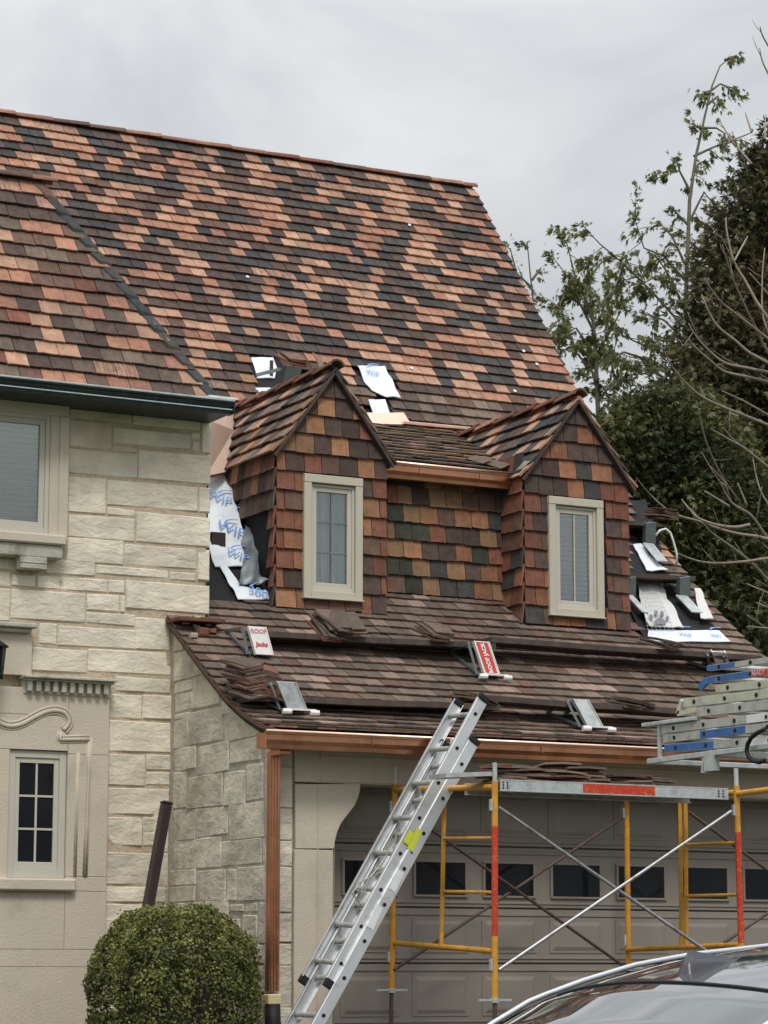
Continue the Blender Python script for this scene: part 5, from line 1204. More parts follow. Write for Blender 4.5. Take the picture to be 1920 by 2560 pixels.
Fa = frame((1237, 1953), (1237, 2500), (987, 1960), (979, 2475), (1111, 1998), (1103, 2368), [((1235, 2095), (1111, 2096)), ((1235, 2231), (1110, 2229))], ((1235, 2378), (978, 2357)), .028, (.21, .71))
Fb = frame((1841, 1965), (1858, 2520), (1566, 1985), (1571, 2420), (1714, 2004), (1716, 2364), [((1840, 2107), (1714, 2112)), ((1842, 2237), (1714, 2240))], ((1848, 2362), (1568, 2374)), .03, (.21, .71))
mb = MB(); X = Pf(1841, 1965).x
tubep([backp(1700, 2004, X), backp(1704, 2364, X)], .0165, 'yellow_paint', 'inner_post', scaf)
tubep([backp(1845, 1984, X), backp(1990, 1966, X)], .0225, 'yellow_paint', 'top_rail', scaf)
tubep([backp(1990, 1940, X), backp(1998, 2560, X)], .0225, 'yellow_paint', 'post', scaf)
def brace(a_, b_, Y, m='steel', name='cross_brace', r=.0125): return tubep([at(*a_, 'Y', Y), at(*b_, 'Y', Y)], r, m, name, scaf)
brace((1247, 2018), (1856, 2440), YF+.03); brace((1247, 2425), (1828, 2028), YF-.00)
yb1 = Fa[2].y-.03
brace((990, 2012), (1566, 2420), yb1, 'steel_rusty'); brace((985, 2425), (1568, 2036), yb1+.03, 'steel_rusty')
brace((1722, 2030), (2100, 2310), YF+.75, 'steel_rusty'); brace((1810, 2357), (2100, 2160), YF+.75, 'steel_rusty')
wb = empty('walkboard', Pf(1540, 1960), 'aluminium scaffold walkboard with a red painted middle, roof tiles piled on it', 'walkboard')
a_, b_ = Pf(1250, 1949), Pf(1820, 1972); a2, b2_ = Pf(1250, 1976), Pf(1820, 1994); ht = a_.z-a2.z
def chan(mb, p, q, h, y0, mi=0):
    mb.beam(p+Vector((0, y0, -h/2)), q+Vector((0, y0, -h/2)), .006, h, mi=mi)
mb = MB(); chan(mb, a_, b_, ht, 0); mb.beam(a_+Vector((0, .012, 0)), b_+Vector((0, .012, 0)), .034, .008); mb.beam(a_+Vector((0, .012, -ht)), b_+Vector((0, .012, -ht)), .034, .008); mb.build('side_rail', 'galvanised', wb)
mb = MB(); chan(mb, a_, b_, ht, .5); mb.beam(a_+Vector((0, .488, 0)), b_+Vector((0, .488, 0)), .034, .008); mb.beam(a_+Vector((0, .488, -ht)), b_+Vector((0, .488, -ht)), .034, .008); mb.build('side_rail', 'galvanised', wb)
mb = MB(); p_, q_ = a_.lerp(b_, .352), a_.lerp(b_, .668); mb.beam(p_+Vector((0, -.0045, -ht/2)), q_+Vector((0, -.0045, -ht/2)), .002, ht*.86); mb.build('red_band', 'red_paint', wb)
mb = MB(); mb.beam(a_+Vector((0, .25, -.008)), b_+Vector((0, .25, -.008)), .47, .012); mb.build('deck', 'plywood', wb)
for k in range(3):
    for t in (.012, .03, .955, .975): mb = MB(); c_ = a_.lerp(b_, t)+Vector((0, -.004, -ht*(.25+.25*k))); mb.tube([c_, c_+Vector((0, -.006, 0))], .006, 6); mb.build('rivet', 'black_rubber', wb)
mb = MB(); a3, b3 = Pf(1160, 1938), Pf(1245, 1932); mb.beam(a3+Vector((-.1, .2, 0)), b3+Vector((.0, .2, 0)), .24, .03); o = mb.build('plank', 'galvanised'); props(o, 'short grey board end behind the ladder at the scaffold top rail', 'plank')
for gi, (x0, x1, n, nm_) in enumerate([(1262, 1375, 7, 'left'), (1400, 1515, 8, 'middle'), (1568, 1700, 5, 'right')]):
    for row in range(2):
        for k in range(n-(1 if row else 0)):
            p_ = Pf(x0+(x1-x0)*(.27+.46*row), 1940); zt = a_.lerp(b_, (p_.x-a_.x)/(b_.x-a_.x)).z
            loose_tile((p_.x+rnd.gauss(0, .018), YF+.17+rnd.gauss(0, .02), zt+.004+k*.0165), (rnd.gauss(0, .02), rnd.gauss(0, .05), PI/2+rnd.gauss(0, .2)), (c_ := rnd.choice('EPAAFRB')), 'tiles in the %s pile on the walkboard' % nm_, '%s tile, %s, %s half of %s walkboard pile' % (NAMEC[c_], ordinal(k, n-(1 if row else 0)), ('left', 'right')[row], {'left': 'leftmost', 'middle': 'middle', 'right': 'rightmost'}[nm_]), w=.17, l=.33)

# ================================================================== TRUCK LADDER RACK with a stack of ladders
XK = 1.5
hp_, hq_ = (1749, 1755), (1826, 1746)
lo, hi = -3.5, 3.0
for _ in range(40):      # depth at which one foot of rung spacing measures right
    m_ = (lo+hi)/2; dY = abs(at(*hp_, 'X', m_).y-at(*hq_, 'X', m_).y)
    if dY > .305: hi = m_
    else: lo = m_
XK = lo
K = lambda x, y: at(1500+x/2.91, 1200+y/2.91, 'X', XK)
rack = empty('ladder_rack', K(1300, 2000), 'grey steel ladder rack overhanging from the right, carrying a stack of ladders', 'ladder rack')
def rackbeam(a_, b_, w, h, name='cross_bar', m='galvanised', up=(0, 0, 1)): mb = MB(); mb.beam(a_, b_, w, h, up=up); return mb.build(name, m, rack, bevel=.003)
rackbeam(K(355, 2048), K(1600, 1890), .03, .03, 'side_bar'); rackbeam(K(330, 1785), K(705, 1735), .06, .022, 'side_bar')
rackbeam(K(432, 1775), K(436, 2035), .022, .022, 'upright', up=(0, 1, 0)); rackbeam(K(355, 2048), K(355, 2048)+Vector((1.3, 0, 0)), .03, .03); rackbeam(K(800, 1990), K(800, 1990)+Vector((1.3, 0, 0)), .03, .04)
rackbeam(K(355, 2048)+Vector((1.3, 0, 0)), K(1600, 1890)+Vector((1.3, 0, 0)), .03, .03, 'side_bar')
p0 = K(1600, 1890)
for dx in (0, 1.3): rackbeam(p0+Vector((dx, 0, 0)), Vector((p0.x+dx, p0.y, gz(p0.y)+.6)), .05, .05, 'upright', up=(0, 1, 0))
p1 = K(810, 1990); mb = MB(); mb.box(p1+Vector((-.02, -.05, -.10)), p1+Vector((.02, .05, -.01))); mb.tube([p1+Vector((0, .07, -.02)), p1+Vector((0, .09, -.10)), p1+Vector((0, .05, -.10))], .012, 6); mb.build('hook_plate', 'galvanised', rack)
LAD = [  # left-end x,y top; right x,y top; height px; material; label; blue/other spans
 ((780,1350),(1222,1290),42,'aluminium_dull','grey ladder with a blue end, topmost of the stack on the rack',[(780,985,'blue_paint')]),
 ((780,1432),(1222,1368),52,'aluminium_dull','blue-railed ladder with a red sticker, second from the top of the stack',[(780,1088,'blue_paint'),(1092,1222,'red_print')]),
 ((842,1490),(1222,1452),62,'aluminium_cream','cream aluminium ladder, third from the top of the stack',[]),
 ((600,1590),(1222,1520),70,'aluminium_cream','cream aluminium ladder with a hooked end, fourth from the top of the stack',[]),
 ((705,1655),(1222,1600),72,'aluminium_dull','dull aluminium ladder, fifth from the top of the stack',[]),
 ((452,1785),(1222,1690),66,'aluminium_dull','dull aluminium ladder resting just above the blue one, sixth from the top of the stack',[(1075,1222,'white_plate')]),
 ((458,1855),(1222,1765),62,'aluminium_dull','aluminium ladder with a blue middle stretch, second from the bottom of the stack',[(740,1066,'blue_paint')]),
 ((470,1925),(1222,1862),62,'aluminium_dull','aluminium ladder with a blue end, bottom of the stack on the rack',[(470,838,'blue_paint'),(1080,1222,'white_plate')])]
for (xl_, yl_), (xr_, yr_), hpx, m_, lab, spans in LAD:
    a_ = K(xl_, yl_); b_ = K(xr_, yr_); d_ = (b_-a_).normalized(); b_ = b_+d_*1.2
    h_ = (K(xl_, yl_)-K(xl_, yl_+hpx)).length*.93
    L_ = empty('stored_ladder', a_, lab, 'ladder', 'ladders stacked on the rack')
    for dx in (0, .40):
        off_ = Vector((dx, 0, -h_/2)); mb = MB(); mb.beam(a_+off_, b_+off_, .004, h_)
        for s_ in (-1, 1): mb.beam(a_+off_+Vector((.0125, 0, s_*(h_/2-.0025))), b_+off_+Vector((.0125, 0, s_*(h_/2-.0025))), .028, .005)
        rl = mb.build('rail', m_, L_, bevel=.001)
        if dx == 0:
            for x0, x1, mm in spans:
                t0 = (x0-xl_)/(xr_-xl_); t1 = (x1-xl_)/(xr_-xl_); A_ = a_.lerp(K(xr_, yr_), t0)+off_+Vector((-.003, 0, 0)); B_ = a_.lerp(K(xr_, yr_), t1)+off_+Vector((-.003, 0, 0))
                mb = MB(); mb.beam(A_, B_, .0015, h_*.9); st = mb.build('painted_stretch' if mm == 'blue_paint' else 'sticker', mm, rl)
                if mm == 'red_print': font_mesh('READY', .04, A_.lerp(B_, .5)+Vector((-.0025, 0, 0)), d_, (0, 0, 1), 'white_plate', rl, bold=.0)
    k = .12
    while k < (b_-a_).length-.1:
        c_ = a_+d_*k+Vector((0, 0, -h_/2)); mb = MB(); mb.tube([c_, c_+Vector((.40, 0, 0))], .017, 8); rg = mb.build('rung', 'aluminium_dull', L_)
        mb = MB(); mb.tube([c_+Vector((-.006, 0, 0)), c_+Vector((.0, 0, 0))], .013, 8); mb.build('rung_end', 'black_rubber', rg); k += .305  # black disc in place of the dark, shaded rung hole
    if 'hooked' in lab: mb = MB(); mb.beam(a_+Vector((0, 0, -.01)), K(570, 1700), .02, .028); mb.beam(K(570, 1700), K(705, 1668), .02, .028); mb.build('hook', 'aluminium_cream', L_)
    if 'second from the top' in lab: mb = MB(); mb.beam(a_+Vector((0, 0, -.02)), K(730, 1512), .02, .04); mb.build('end_boot', 'blue_paint', L_)
pts = [K(x_, y_)+Vector((-.04, 0, 0)) for x_, y_ in [(1240, 1815), (1190, 1840), (1140, 1880), (1115, 1930), (1110, 1975), (1125, 2020), (1160, 2048), (1205, 2055), (1240, 2040)]]
mb = MB(); mb.tube([tuple(p) for p in pts], .013, 8); o = mb.build('bungee_cord', 'cable', smooth=True); props(o, 'thick black cord looping beside the ladders on the rack', 'cord')

# ================================================================== SMALL THINGS BY THE WALL
a_ = at(416, 2010, 'Y', 1.35); b_ = at(375, 2240, 'Y', 1.30); d_ = (b_-a_).normalized(); b_ = b_+d_*((b_.z+.08)/-d_.z)
old = empty('old_downspout', b_, 'dark brown rectangular downspout piece leaning in the corner behind the boxwood', 'downspout')
mb = MB(); mb.beam(b_, a_, .085, .065, up=(0, -1, 0)); pp = mb.build('pipe', 'brown_metal', old, bevel=.014); mb = MB(); mb.beam(a_-Vector((0, 0, .005)), a_+(a_-b_).normalized()*.02, .092, .072, up=(0, -1, 0)); mb.build('rim', 'brown_metal', old, bevel=.01)
mb = MB(); mb.beam(b_+Vector((-.015, -.036, 0)), a_+Vector((-.015, -.036, 0)), .012, .008, up=(0, -1, 0)); mb.beam(b_+Vector((.018, -.036, 0)), a_+Vector((.018, -.036, 0)), .012, .008, up=(0, -1, 0)); mb.build('rib', 'brown_metal', old)

# ================================================================== VEGETATION
import numpy as np
def leaves(pts, size, name, m, parent, seed=0, aspect=.55, fan=1, droop=0.0, spreadang=.9):
    """pts: (position, outward dir, scale, tint). fan=1: single leaves; fan>1: flat drooping sprays of narrow blades"""
    g = np.random.default_rng(seed); P = np.array([tuple(p[0]) for p in pts]); D = np.array([tuple(p[1]) for p in pts], float); S = np.array([p[2] for p in pts]); Tt = np.array([p[3] for p in pts])
    nrm_ = lambda v: v/np.maximum(np.linalg.norm(v, axis=1, keepdims=True), 1e-6); N = len(P)
    if fan == 1:
        a = nrm_(g.normal(size=(N, 3))+D*1.2); b = nrm_(np.cross(a, g.normal(size=(N, 3)))); c = np.cross(a, b)
        L = (size*S*g.uniform(.7, 1.3, N))[:, None]; W = L*aspect
        V = np.stack([P-b*L*.5, P+c*W*.5-b*L*.05, P+b*L*.5+a*L*.08, P-c*W*.5-b*L*.05], 1)
        tv = Tt
    else:
        d = nrm_(g.normal(size=(N, 3))*.55+D*1.3+np.array([0, 0, -droop])); side = nrm_(np.cross(d, g.normal(size=(N, 3)))); up_ = np.cross(side, d); Vs = []; tvs = []
        L0 = size*S*g.uniform(.6, 1.4, N)
        for k in range(fan):
            an = (k/(fan-1)-.5)*2*spreadang+g.normal(0, .12, N); dd = nrm_(d*np.cos(an)[:, None]+side*np.sin(an)[:, None]+up_*g.normal(0, .12, N)[:, None]+np.array([0, 0, -.25*droop]))
            w = nrm_(np.cross(dd, up_)); L = (L0*(1-.35*np.abs(an)/spreadang)*g.uniform(.7, 1.2, N))[:, None]; W = L*aspect; b0 = P+dd*L*.05
            Vs.append(np.stack([b0, b0+dd*L*.45+w*W*.5, b0+dd*L, b0+dd*L*.45-w*W*.5], 1)); tvs.append(np.clip(Tt+g.normal(0, .07, N), 0, 1))
        V = np.concatenate(Vs); tv = np.concatenate(tvs)
    n = len(V); me = bpy.data.meshes.new(name); me.vertices.add(n*4); me.vertices.foreach_set('co', V.reshape(-1).astype('f')); me.loops.add(n*4); me.loops.foreach_set('vertex_index', np.arange(n*4, dtype='i'))
    me.polygons.add(n); me.polygons.foreach_set('loop_start', np.arange(n, dtype='i')*4); me.polygons.foreach_set('loop_total', np.full(n, 4, 'i')); me.materials.append(MATS[m])
    at_ = me.attributes.new('tv', 'FLOAT', 'FACE'); at_.data.foreach_set('value', tv.astype('f')); me.update(calc_edges=True)
    o = bpy.data.objects.new(name, me); COL.objects.link(o); setparent(o, parent); return o
# boxwood ball
bc = Vector((-.70, .10, .60)); bush = empty('boxwood_bush', (bc.x, bc.y, -.1), 'round clipped boxwood bush with small glossy leaves in front of the garage side wall', 'bush')
pts = []; r3 = random.Random(11)
while len(pts) < 52000:
    v = Vector((r3.gauss(0, 1), r3.gauss(0, 1), r3.gauss(0, 1))).normalized()
    if v.z < -.75: continue
    rad = 1-abs(r3.gauss(0, .075)); lump = 1+.08*noise.noise(v*3.2)+.06*noise.noise(v*8)
    if noise.noise(v*5+Vector((5, 1, 2))) > .25: rad -= .22*r3.random()
    if r3.random() < .02: rad += .05*r3.random()
    sx, sz = .60, .74
    e_ = lambda t, k: math.copysign(abs(t)**k, t)
    P = bc+Vector((e_(v.x, .82)*sx, e_(v.y, .82)*sx, e_(v.z, .78)*sz))*rad*lump
    t = min(1, max(0, .42+.50*noise.noise(P*7)+.28*v.z+r3.gauss(0, .18)-(1-rad)*1.5)); pts.append((P, v, 1, t))  # tint carries painted light on top and shade in the inner gaps
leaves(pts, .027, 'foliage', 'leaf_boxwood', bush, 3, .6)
mb = MB()
for k in range(16):
    a0 = r3.uniform(0, 6.28); R = r3.uniform(.2, .45); mb.tube([bc+Vector((r3.gauss(0, .05), r3.gauss(0, .05), -.75)), bc+Vector((math.cos(a0)*R*.4, math.sin(a0)*R*.4, -.35)), bc+Vector((math.cos(a0)*R, math.sin(a0)*R, r3.uniform(-.1, .35)))], [.018, .012, .004], 6)
mb.build('branch', 'bark', bush)
mb = MB()
for v, s_ in ((0, 0),): 
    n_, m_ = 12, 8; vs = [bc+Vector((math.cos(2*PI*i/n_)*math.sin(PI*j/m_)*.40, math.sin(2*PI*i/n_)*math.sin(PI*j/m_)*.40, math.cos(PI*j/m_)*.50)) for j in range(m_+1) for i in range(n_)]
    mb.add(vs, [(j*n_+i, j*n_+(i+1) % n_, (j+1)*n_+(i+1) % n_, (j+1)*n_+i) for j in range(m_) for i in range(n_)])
mb.build('dark_core', 'soil', bush)  # solid dark filler standing in for the shade inside the bush

def T3(x, y, Y): return at(x, y, 'Y', Y)
def spray(pts, rr, base, tip, n, spread, s_=1, droop=0, dirv=Vector((0, 0, .3))):
    for k in range(n):
        t = rr.random()**.8; p = base.lerp(tip, t)+Vector((rr.gauss(0, spread), rr.gauss(0, spread), rr.gauss(0, spread)-droop*rr.random()))
        pts.append((p, tuple(dirv.normalized()), s_, min(1, max(0, rr.gauss(.5, .25)))))
def cedar(name, label, Y, trunk, limbs, base_r, leafm, bark, dens=1.0, seed=1, size=.10, cat='tree'):
    rr = random.Random(seed); P = [T3(x, y, Y) for x, y in trunk]; d = (P[0]-P[1]).normalized(); g = P[0].copy(); g.z = -.8; g.x += (P[0].x-P[1].x)*.2; P = [g]+P
    tr = empty(name, g, label, cat); rad = [base_r*(1-i/(len(P)-1))**1.2+.007 for i in range(len(P))]
    mb = MB(); mb.tube(P, rad, 8); mb.build('trunk', bark, tr, smooth=True)
    pts = []
    for path, den, spread in limbs:
        Q = [T3(x, y, Y+dy) for x, y, dy in path]
        mb = MB(); mb.tube(Q, [max(.006, .022*(1-i/len(Q))) for i in range(len(Q))], 5)
        for a, b in zip(Q, Q[1:]):
            n_ = max(1, int((b-a).length/.22))
            for k in range(n_):
                s0 = a.lerp(b, (k+rr.random())/n_); dirv = Vector((rr.gauss(0, .7), rr.gauss(0, .7), rr.gauss(-.15, .45))).normalized()*spread*rr.uniform(.5, 1.4)
                mb.tube([s0, s0+dirv*.5+Vector((0, 0, .02)), s0+dirv], [.008, .006, .003], 3, cap=False)
                spray(pts, rr, s0+dirv*.1, s0+dirv*1.1, int(11*den*dens), .03+.02*spread, 1, .06, dirv)
        spray(pts, rr, Q[-1]-(Q[-1]-Q[-2]).normalized()*.12, Q[-1]+(Q[-1]-Q[-2]).normalized()*.10, int(9*den*dens), .04, 1, .04, Q[-1]-Q[-2])
        mb.build('limb', bark, tr)
    leaves(pts, size, 'foliage', leafm, tr, seed, .22, 6, 1.0, .7); return tr
YT = 12
cedar('cedar_tree', 'tall thin conifer with a bent bare top and sparse drooping sprays behind the roof', YT,
 [(1708, 1330), (1712, 1000), (1716, 700), (1724, 500), (1740, 390), (1762, 290), (1780, 215), (1800, 165), (1830, 140)],
 [([(1712, 820, 0), (1640, 740, 0), (1560, 660, -.2), (1500, 610, -.3), (1462, 570, -.3)], 1.3, .45), ([(1712, 700, 0), (1660, 640, 0), (1610, 620, 0), (1585, 540, 0)], 1.0, .4), ([(1718, 560, 0), (1680, 520, 0)], .5, .3),
  ([(1720, 560, 0), (1760, 480, 0), (1790, 520, 0)], .7, .3), ([(1726, 480, 0), (1700, 430, 0), (1690, 400, 0)], .8, .3), ([(1728, 450, 0), (1745, 410, 0), (1765, 400, 0)], .8, .3), ([(1735, 390, 0), (1790, 365, 0), (1850, 350, 0)], .6, .2),
  ([(1748, 320, 0), (1790, 320, 0), (1815, 335, 0)], .8, .22), ([(1745, 330, 0), (1735, 318, 0)], .5, .15), ([(1765, 235, 0), (1800, 210, 0), (1845, 225, 0)], .9, .25), ([(1770, 260, 0), (1795, 240, 0), (1800, 262, 0)], .5, .2), ([(1775, 232, 0), (1757, 229, 0)], .4, .1),
  ([(1812, 150, 0), (1842, 138, 0)], .8, .10), ([(1712, 1060, 0), (1650, 1010, 0), (1590, 1000, 0)], 1.3, .6), ([(1712, 940, 0), (1760, 880, 0), (1800, 860, 0)], 1.2, .5), ([(1712, 1000, 0), (1690, 900, 0), (1670, 840, 0)], 1.2, .5), ([(1560, 660, -.2), (1540, 720, 0), (1500, 760, 0)], 1.3, .45), ([(1640, 740, 0), (1600, 700, 0), (1620, 660, 0)], 1.1, .4), ([(1712, 660, 0), (1680, 590, 0), (1650, 560, 0)], .9, .35), ([(1620, 900, 0), (1560, 880, 0), (1520, 900, 0)], 1.3, .5), ([(1712, 780, 0), (1680, 700, 0), (1640, 640, 0)], .9, .35), ([(1712, 900, 0), (1650, 880, 0), (1580, 850, -.2), (1530, 800, -.3)], 1.2, .5), ([(1712, 980, 0), (1640, 930, 0), (1560, 940, 0)], 1.1, .5), ([(1712, 760, 0), (1750, 720, 0), (1800, 690, 0)], 1.1, .45),
  ([(1712, 640, 0), (1740, 600, 0), (1790, 620, 0)], 1, .4), ([(1712, 850, 0), (1660, 800, 0), (1600, 780, 0)], .9, .4), ([(1660, 440, 0), (1672, 428, 0), (1650, 432, 0)], .6, .08), ([(1700, 700, 0), (1640, 690, 0), (1590, 720, 0)], .9, .35)],
 .038, 'leaf_cedar', 'bark_green', 2.6, 21, .095)
cedar('cedar_tree', 'bushy green conifer with pale upswept tips just right of the roof edge', YT+1.5,
 [(1500, 1350), (1498, 1100), (1490, 900), (1480, 760), (1470, 680), (1462, 640)],
 [([(1498, 950, 0), (1440, 880, 0), (1410, 800, 0)], 1.0, .4), ([(1495, 880, 0), (1530, 820, 0), (1560, 760, 0)], 1.2, .45), ([(1490, 840, 0), (1450, 760, 0), (1425, 700, 0), (1380, 640, 0)], .9, .3), ([(1480, 780, 0), (1440, 700, 0), (1415, 600, 0)], .7, .3),
  ([(1490, 900, 0), (1440, 860, 0), (1400, 880, 0)], 1.1, .45), ([(1498, 1000, 0), (1550, 930, 0), (1610, 900, 0)], 1.2, .5), ([(1498, 1050, 0), (1440, 1000, 0), (1420, 960, 0)], 1.5, .5), ([(1498, 1100, 0), (1560, 1060, 0), (1620, 1040, 0)], 1.5, .55),
  ([(1498, 1150, 0), (1450, 1120, 0), (1430, 1060, 0)], 1.6, .55), ([(1498, 1180, 0), (1570, 1150, 0), (1640, 1130, 0)], 1.6, .6), ([(1470, 700, 0), (1500, 660, 0), (1520, 640, 0)], .8, .3), ([(1465, 720, 0), (1430, 690, 0)], .8, .3), ([(1490, 960, 0), (1470, 900, 0), (1500, 860, 0)], 1.3, .4), ([(1560, 1060, 0), (1530, 1000, 0), (1500, 960, 0)], 1.6, .5), ([(1498, 1080, 0), (1450, 1040, 0), (1410, 1000, 0)], 1.5, .5), ([(1530, 820, 0), (1520, 760, 0), (1540, 720, 0)], 1.2, .4), ([(1498, 1210, 0), (1600, 1190, 0), (1680, 1180, 0)], 1.6, .6), ([(1480, 800, 0), (1460, 740, 0), (1470, 690, 0)], 1.2, .35), ([(1410, 800, 0), (1400, 760, 0), (1420, 720, 0)], 1.0, .35), ([(1495, 900, 0), (1440, 820, 0), (1400, 840, 0)], 1.4, .45)],
 .05, 'leaf_cedar', 'bark_green', 3.6, 22, .095)
cedar('cedar_sapling', 'slim sapling with few sprays peeking over the right roof edge', YT-1.5,
 [(1400, 1200), (1370, 980), (1350, 860), (1335, 770), (1325, 680), (1318, 605)],
 [([(1335, 770, 0), (1300, 715, 0), (1275, 620, 0)], .35, .15), ([(1330, 720, 0), (1300, 690, 0)], .4, .15), ([(1320, 620, 0), (1300, 602, 0)], .5, .12), ([(1345, 820, 0), (1320, 780, 0), (1305, 760, 0)], .8, .25), ([(1350, 860, 0), (1385, 810, 0), (1410, 790, 0)], .8, .25), ([(1330, 700, 0), (1352, 670, 0)], .4, .12), ([(1360, 920, 0), (1345, 880, 0)], 1.0, .25)],
 .02, 'leaf_cedar', 'bark_green', 2.0, 23, .08)
def arborvitae(name, label, cx, cy_top, Y, cols, leafm, n, seed, size=.13):
    """cols: outline rows (y, xl, xr) in sight-line terms at distance Y: crown radius per height"""
    rr = random.Random(seed); rowsP = [(T3(xl, y, Y), T3(xr, y, Y)) for y, xl, xr in cols]
    base = (rowsP[-1][0]+rowsP[-1][1])/2; g = Vector((base.x, Y, -.8)); tr = empty(name, g, label, 'tree')
    top = (rowsP[0][0]+rowsP[0][1])/2; mb = MB(); mb.tube([g, base, top-Vector((0, 0, .3))], [.22, .16, .02], 8); mb.build('trunk', 'bark', tr, smooth=True)
    hs = [(a.z+b.z)/2 for a, b in rowsP]; ar = [max(.05, (hs[i]-hs[i+1])*((rowsP[i][1]-rowsP[i][0]).length+(rowsP[i+1][1]-rowsP[i+1][0]).length)) for i in range(len(hs)-1)]
    pts = []; clumps = []
    for k in range(n):
        i = rr.choices(range(len(ar)), ar)[0]; t = rr.random(); A = rowsP[i][0].lerp(rowsP[i+1][0], t); B_ = rowsP[i][1].lerp(rowsP[i+1][1], t)
        c = (A+B_)/2; R = (B_-A).length/2; ang = rr.uniform(-PI*1.05, .05*PI) if rr.random() < .85 else rr.uniform(0, 2*PI); rho = R*(1-abs(rr.gauss(0, .13)))*(1+.14*noise.noise(Vector((ang*1.6, c.z*.55, seed)))+.20*noise.noise(Vector((ang*5, c.z*1.6, seed))))
        clumps.append((Vector((c.x+math.cos(ang)*rho, Y+math.sin(ang)*rho*.8, c.z+rr.gauss(0, .1))), ang))
    tw = MB()
    for c, ang in clumps:
        o_ = Vector((math.cos(ang), math.sin(ang), .35)); ln = rr.uniform(.12, .42); t0 = .42+.6*noise.noise(c*1.3)+rr.gauss(0, .1)
        for k in range(5):
            u = rr.random(); p = c+o_*ln*(u-.3)+Vector((rr.gauss(0, .06), rr.gauss(0, .06), rr.gauss(0, .06)-.05*u)); pts.append((p, o_*.9, 1, min(1, max(0, t0+rr.gauss(0, .12)))))
    leaves(pts, size, 'foliage', leafm, tr, seed, .22, 6, .5, .75)
    n_ = 14; vs = []
    for a, b in rowsP:
        c = (a+b)/2; R = (b-a).length/2*.62
        for k in range(n_): an = 2*PI*k/n_; vs.append((c.x+math.cos(an)*R, Y+math.sin(an)*R*.8, c.z-.1))
    mb = MB(); mb.add(vs, [(j*n_+i, j*n_+(i+1) % n_, (j+1)*n_+(i+1) % n_, (j+1)*n_+i) for j in range(len(rowsP)-1) for i in range(n_)]); mb.build('dark_hull', 'soil', tr, solid=False)  # closed dark hull, stands in for the shade deep in the crown
    return tr
arborvitae('arborvitae_tree', 'towering dark brownish arborvitae filling the right edge behind the bare branches', 0, 0, 9.5,
  [(330, 1915, 1945), (420, 1880, 1990), (520, 1835, 2060), (640, 1790, 2120), (760, 1765, 2180), (900, 1715, 2240), (1040, 1690, 2280), (1200, 1670, 2320), (1400, 1660, 2340), (1650, 1660, 2340), (2000, 1660, 2340)], 'leaf_arbor', 19000, 31, .10)
arborvitae('arborvitae_tree', 'dense dark green arborvitae mass close behind the right dormer', 0, 0, 8.3,
  [(985, 1650, 1690), (1030, 1570, 1750), (1100, 1510, 1800), (1180, 1480, 1840), (1300, 1465, 1870), (1450, 1460, 1890), (1700, 1460, 1900), (2000, 1460, 1900)], 'leaf_arbor_green', 14000, 32, .095)
arborvitae('arborvitae_tree', 'lower dark arborvitae showing just past the roof edge under the conifer tips', 0, 0, 9.0,
  [(1080, 1440, 1470), (1130, 1400, 1540), (1200, 1380, 1580), (1320, 1370, 1600), (1600, 1370, 1600), (2000, 1370, 1600)], 'leaf_arbor_green', 7500, 33, .095)
# bare deciduous shrub tree in front
YBt = 3.2; bare = empty('bare_tree', T3(2080, 2600, YBt), 'leafless pale-barked tree whose curved twigs sweep in from the right edge', 'tree')
br = [[(2200,2600),(2150,1900),(2100,1500),(2050,1150),(2000,900)],
 [(1920,1063),(1869,1042),(1804,1016),(1752,990),(1708,951),(1678,912),(1663,881)],[(1920,955),(1869,942),(1812,929),(1778,903),(1743,873),(1721,849)],[(1920,931),(1869,920),(1812,907),(1769,873),(1739,838),(1721,808)],
 [(1920,907),(1873,881),(1838,851),(1795,816),(1769,773),(1756,738)],[(1920,795),(1890,751),(1864,703),(1834,651),(1817,578),(1815,543)],[(1836,652),(1869,591)],[(1920,881),(1890,821),(1860,760),(1830,690),(1806,612)],[(1795,816),(1808,730)],
 [(1920,847),(1847,790),(1799,751),(1760,695)],[(1920,734),(1873,682)],[(1920,1348),(1892,1341),(1844,1334),(1792,1320),(1747,1303),(1689,1286),(1648,1258),(1617,1227)],[(1875,1312),(1837,1318),(1792,1312),(1747,1296),(1723,1272),(1704,1248)],
 [(1920,1396),(1861,1404),(1792,1408),(1740,1401),(1679,1377)],[(1920,1451),(1878,1406),(1826,1365),(1782,1334),(1756,1306)],[(1920,1348),(1878,1289),(1830,1258),(1802,1210),(1792,1193)],[(1892,1296),(1905,1217)],[(1868,1265),(1844,1207)],[(1823,1265),(1761,1227)],
 [(1920,1482),(1866,1459)],[(1920,1518),(1890,1506)],[(1920,1571),(1868,1566)],[(1912,1568),(1868,1538)],[(1920,114),(1900,67)],[(1920,183),(1899,120)],[(1879,331),(1863,282)],[(1912,347),(1914,286)],[(1879,409),(1830,351),(1797,298)],
 [(1843,1246),(1804,1189),(1765,1103),(1741,1003)],[(1920,1168),(1860,1120),(1821,1098),(1778,1072)],[(1821,1215),(1778,1168)],[(1920,1037),(1860,1003),(1804,977)],[(1920,1260),(1893,1200),(1880,1130)],[(1920,830),(1905,720),(1912,620)],[(1830,351),(1879,331)]]
for P in br[1:]:
    x, y = P[0]
    if x == 1920: dx, dy = P[0][0]-P[1][0], P[0][1]-P[1][1]; k_ = 110/max(dx, 12); P.insert(0, (2030, y+min(dy*k_, 160)))
thick = MB(); rr = random.Random(5)
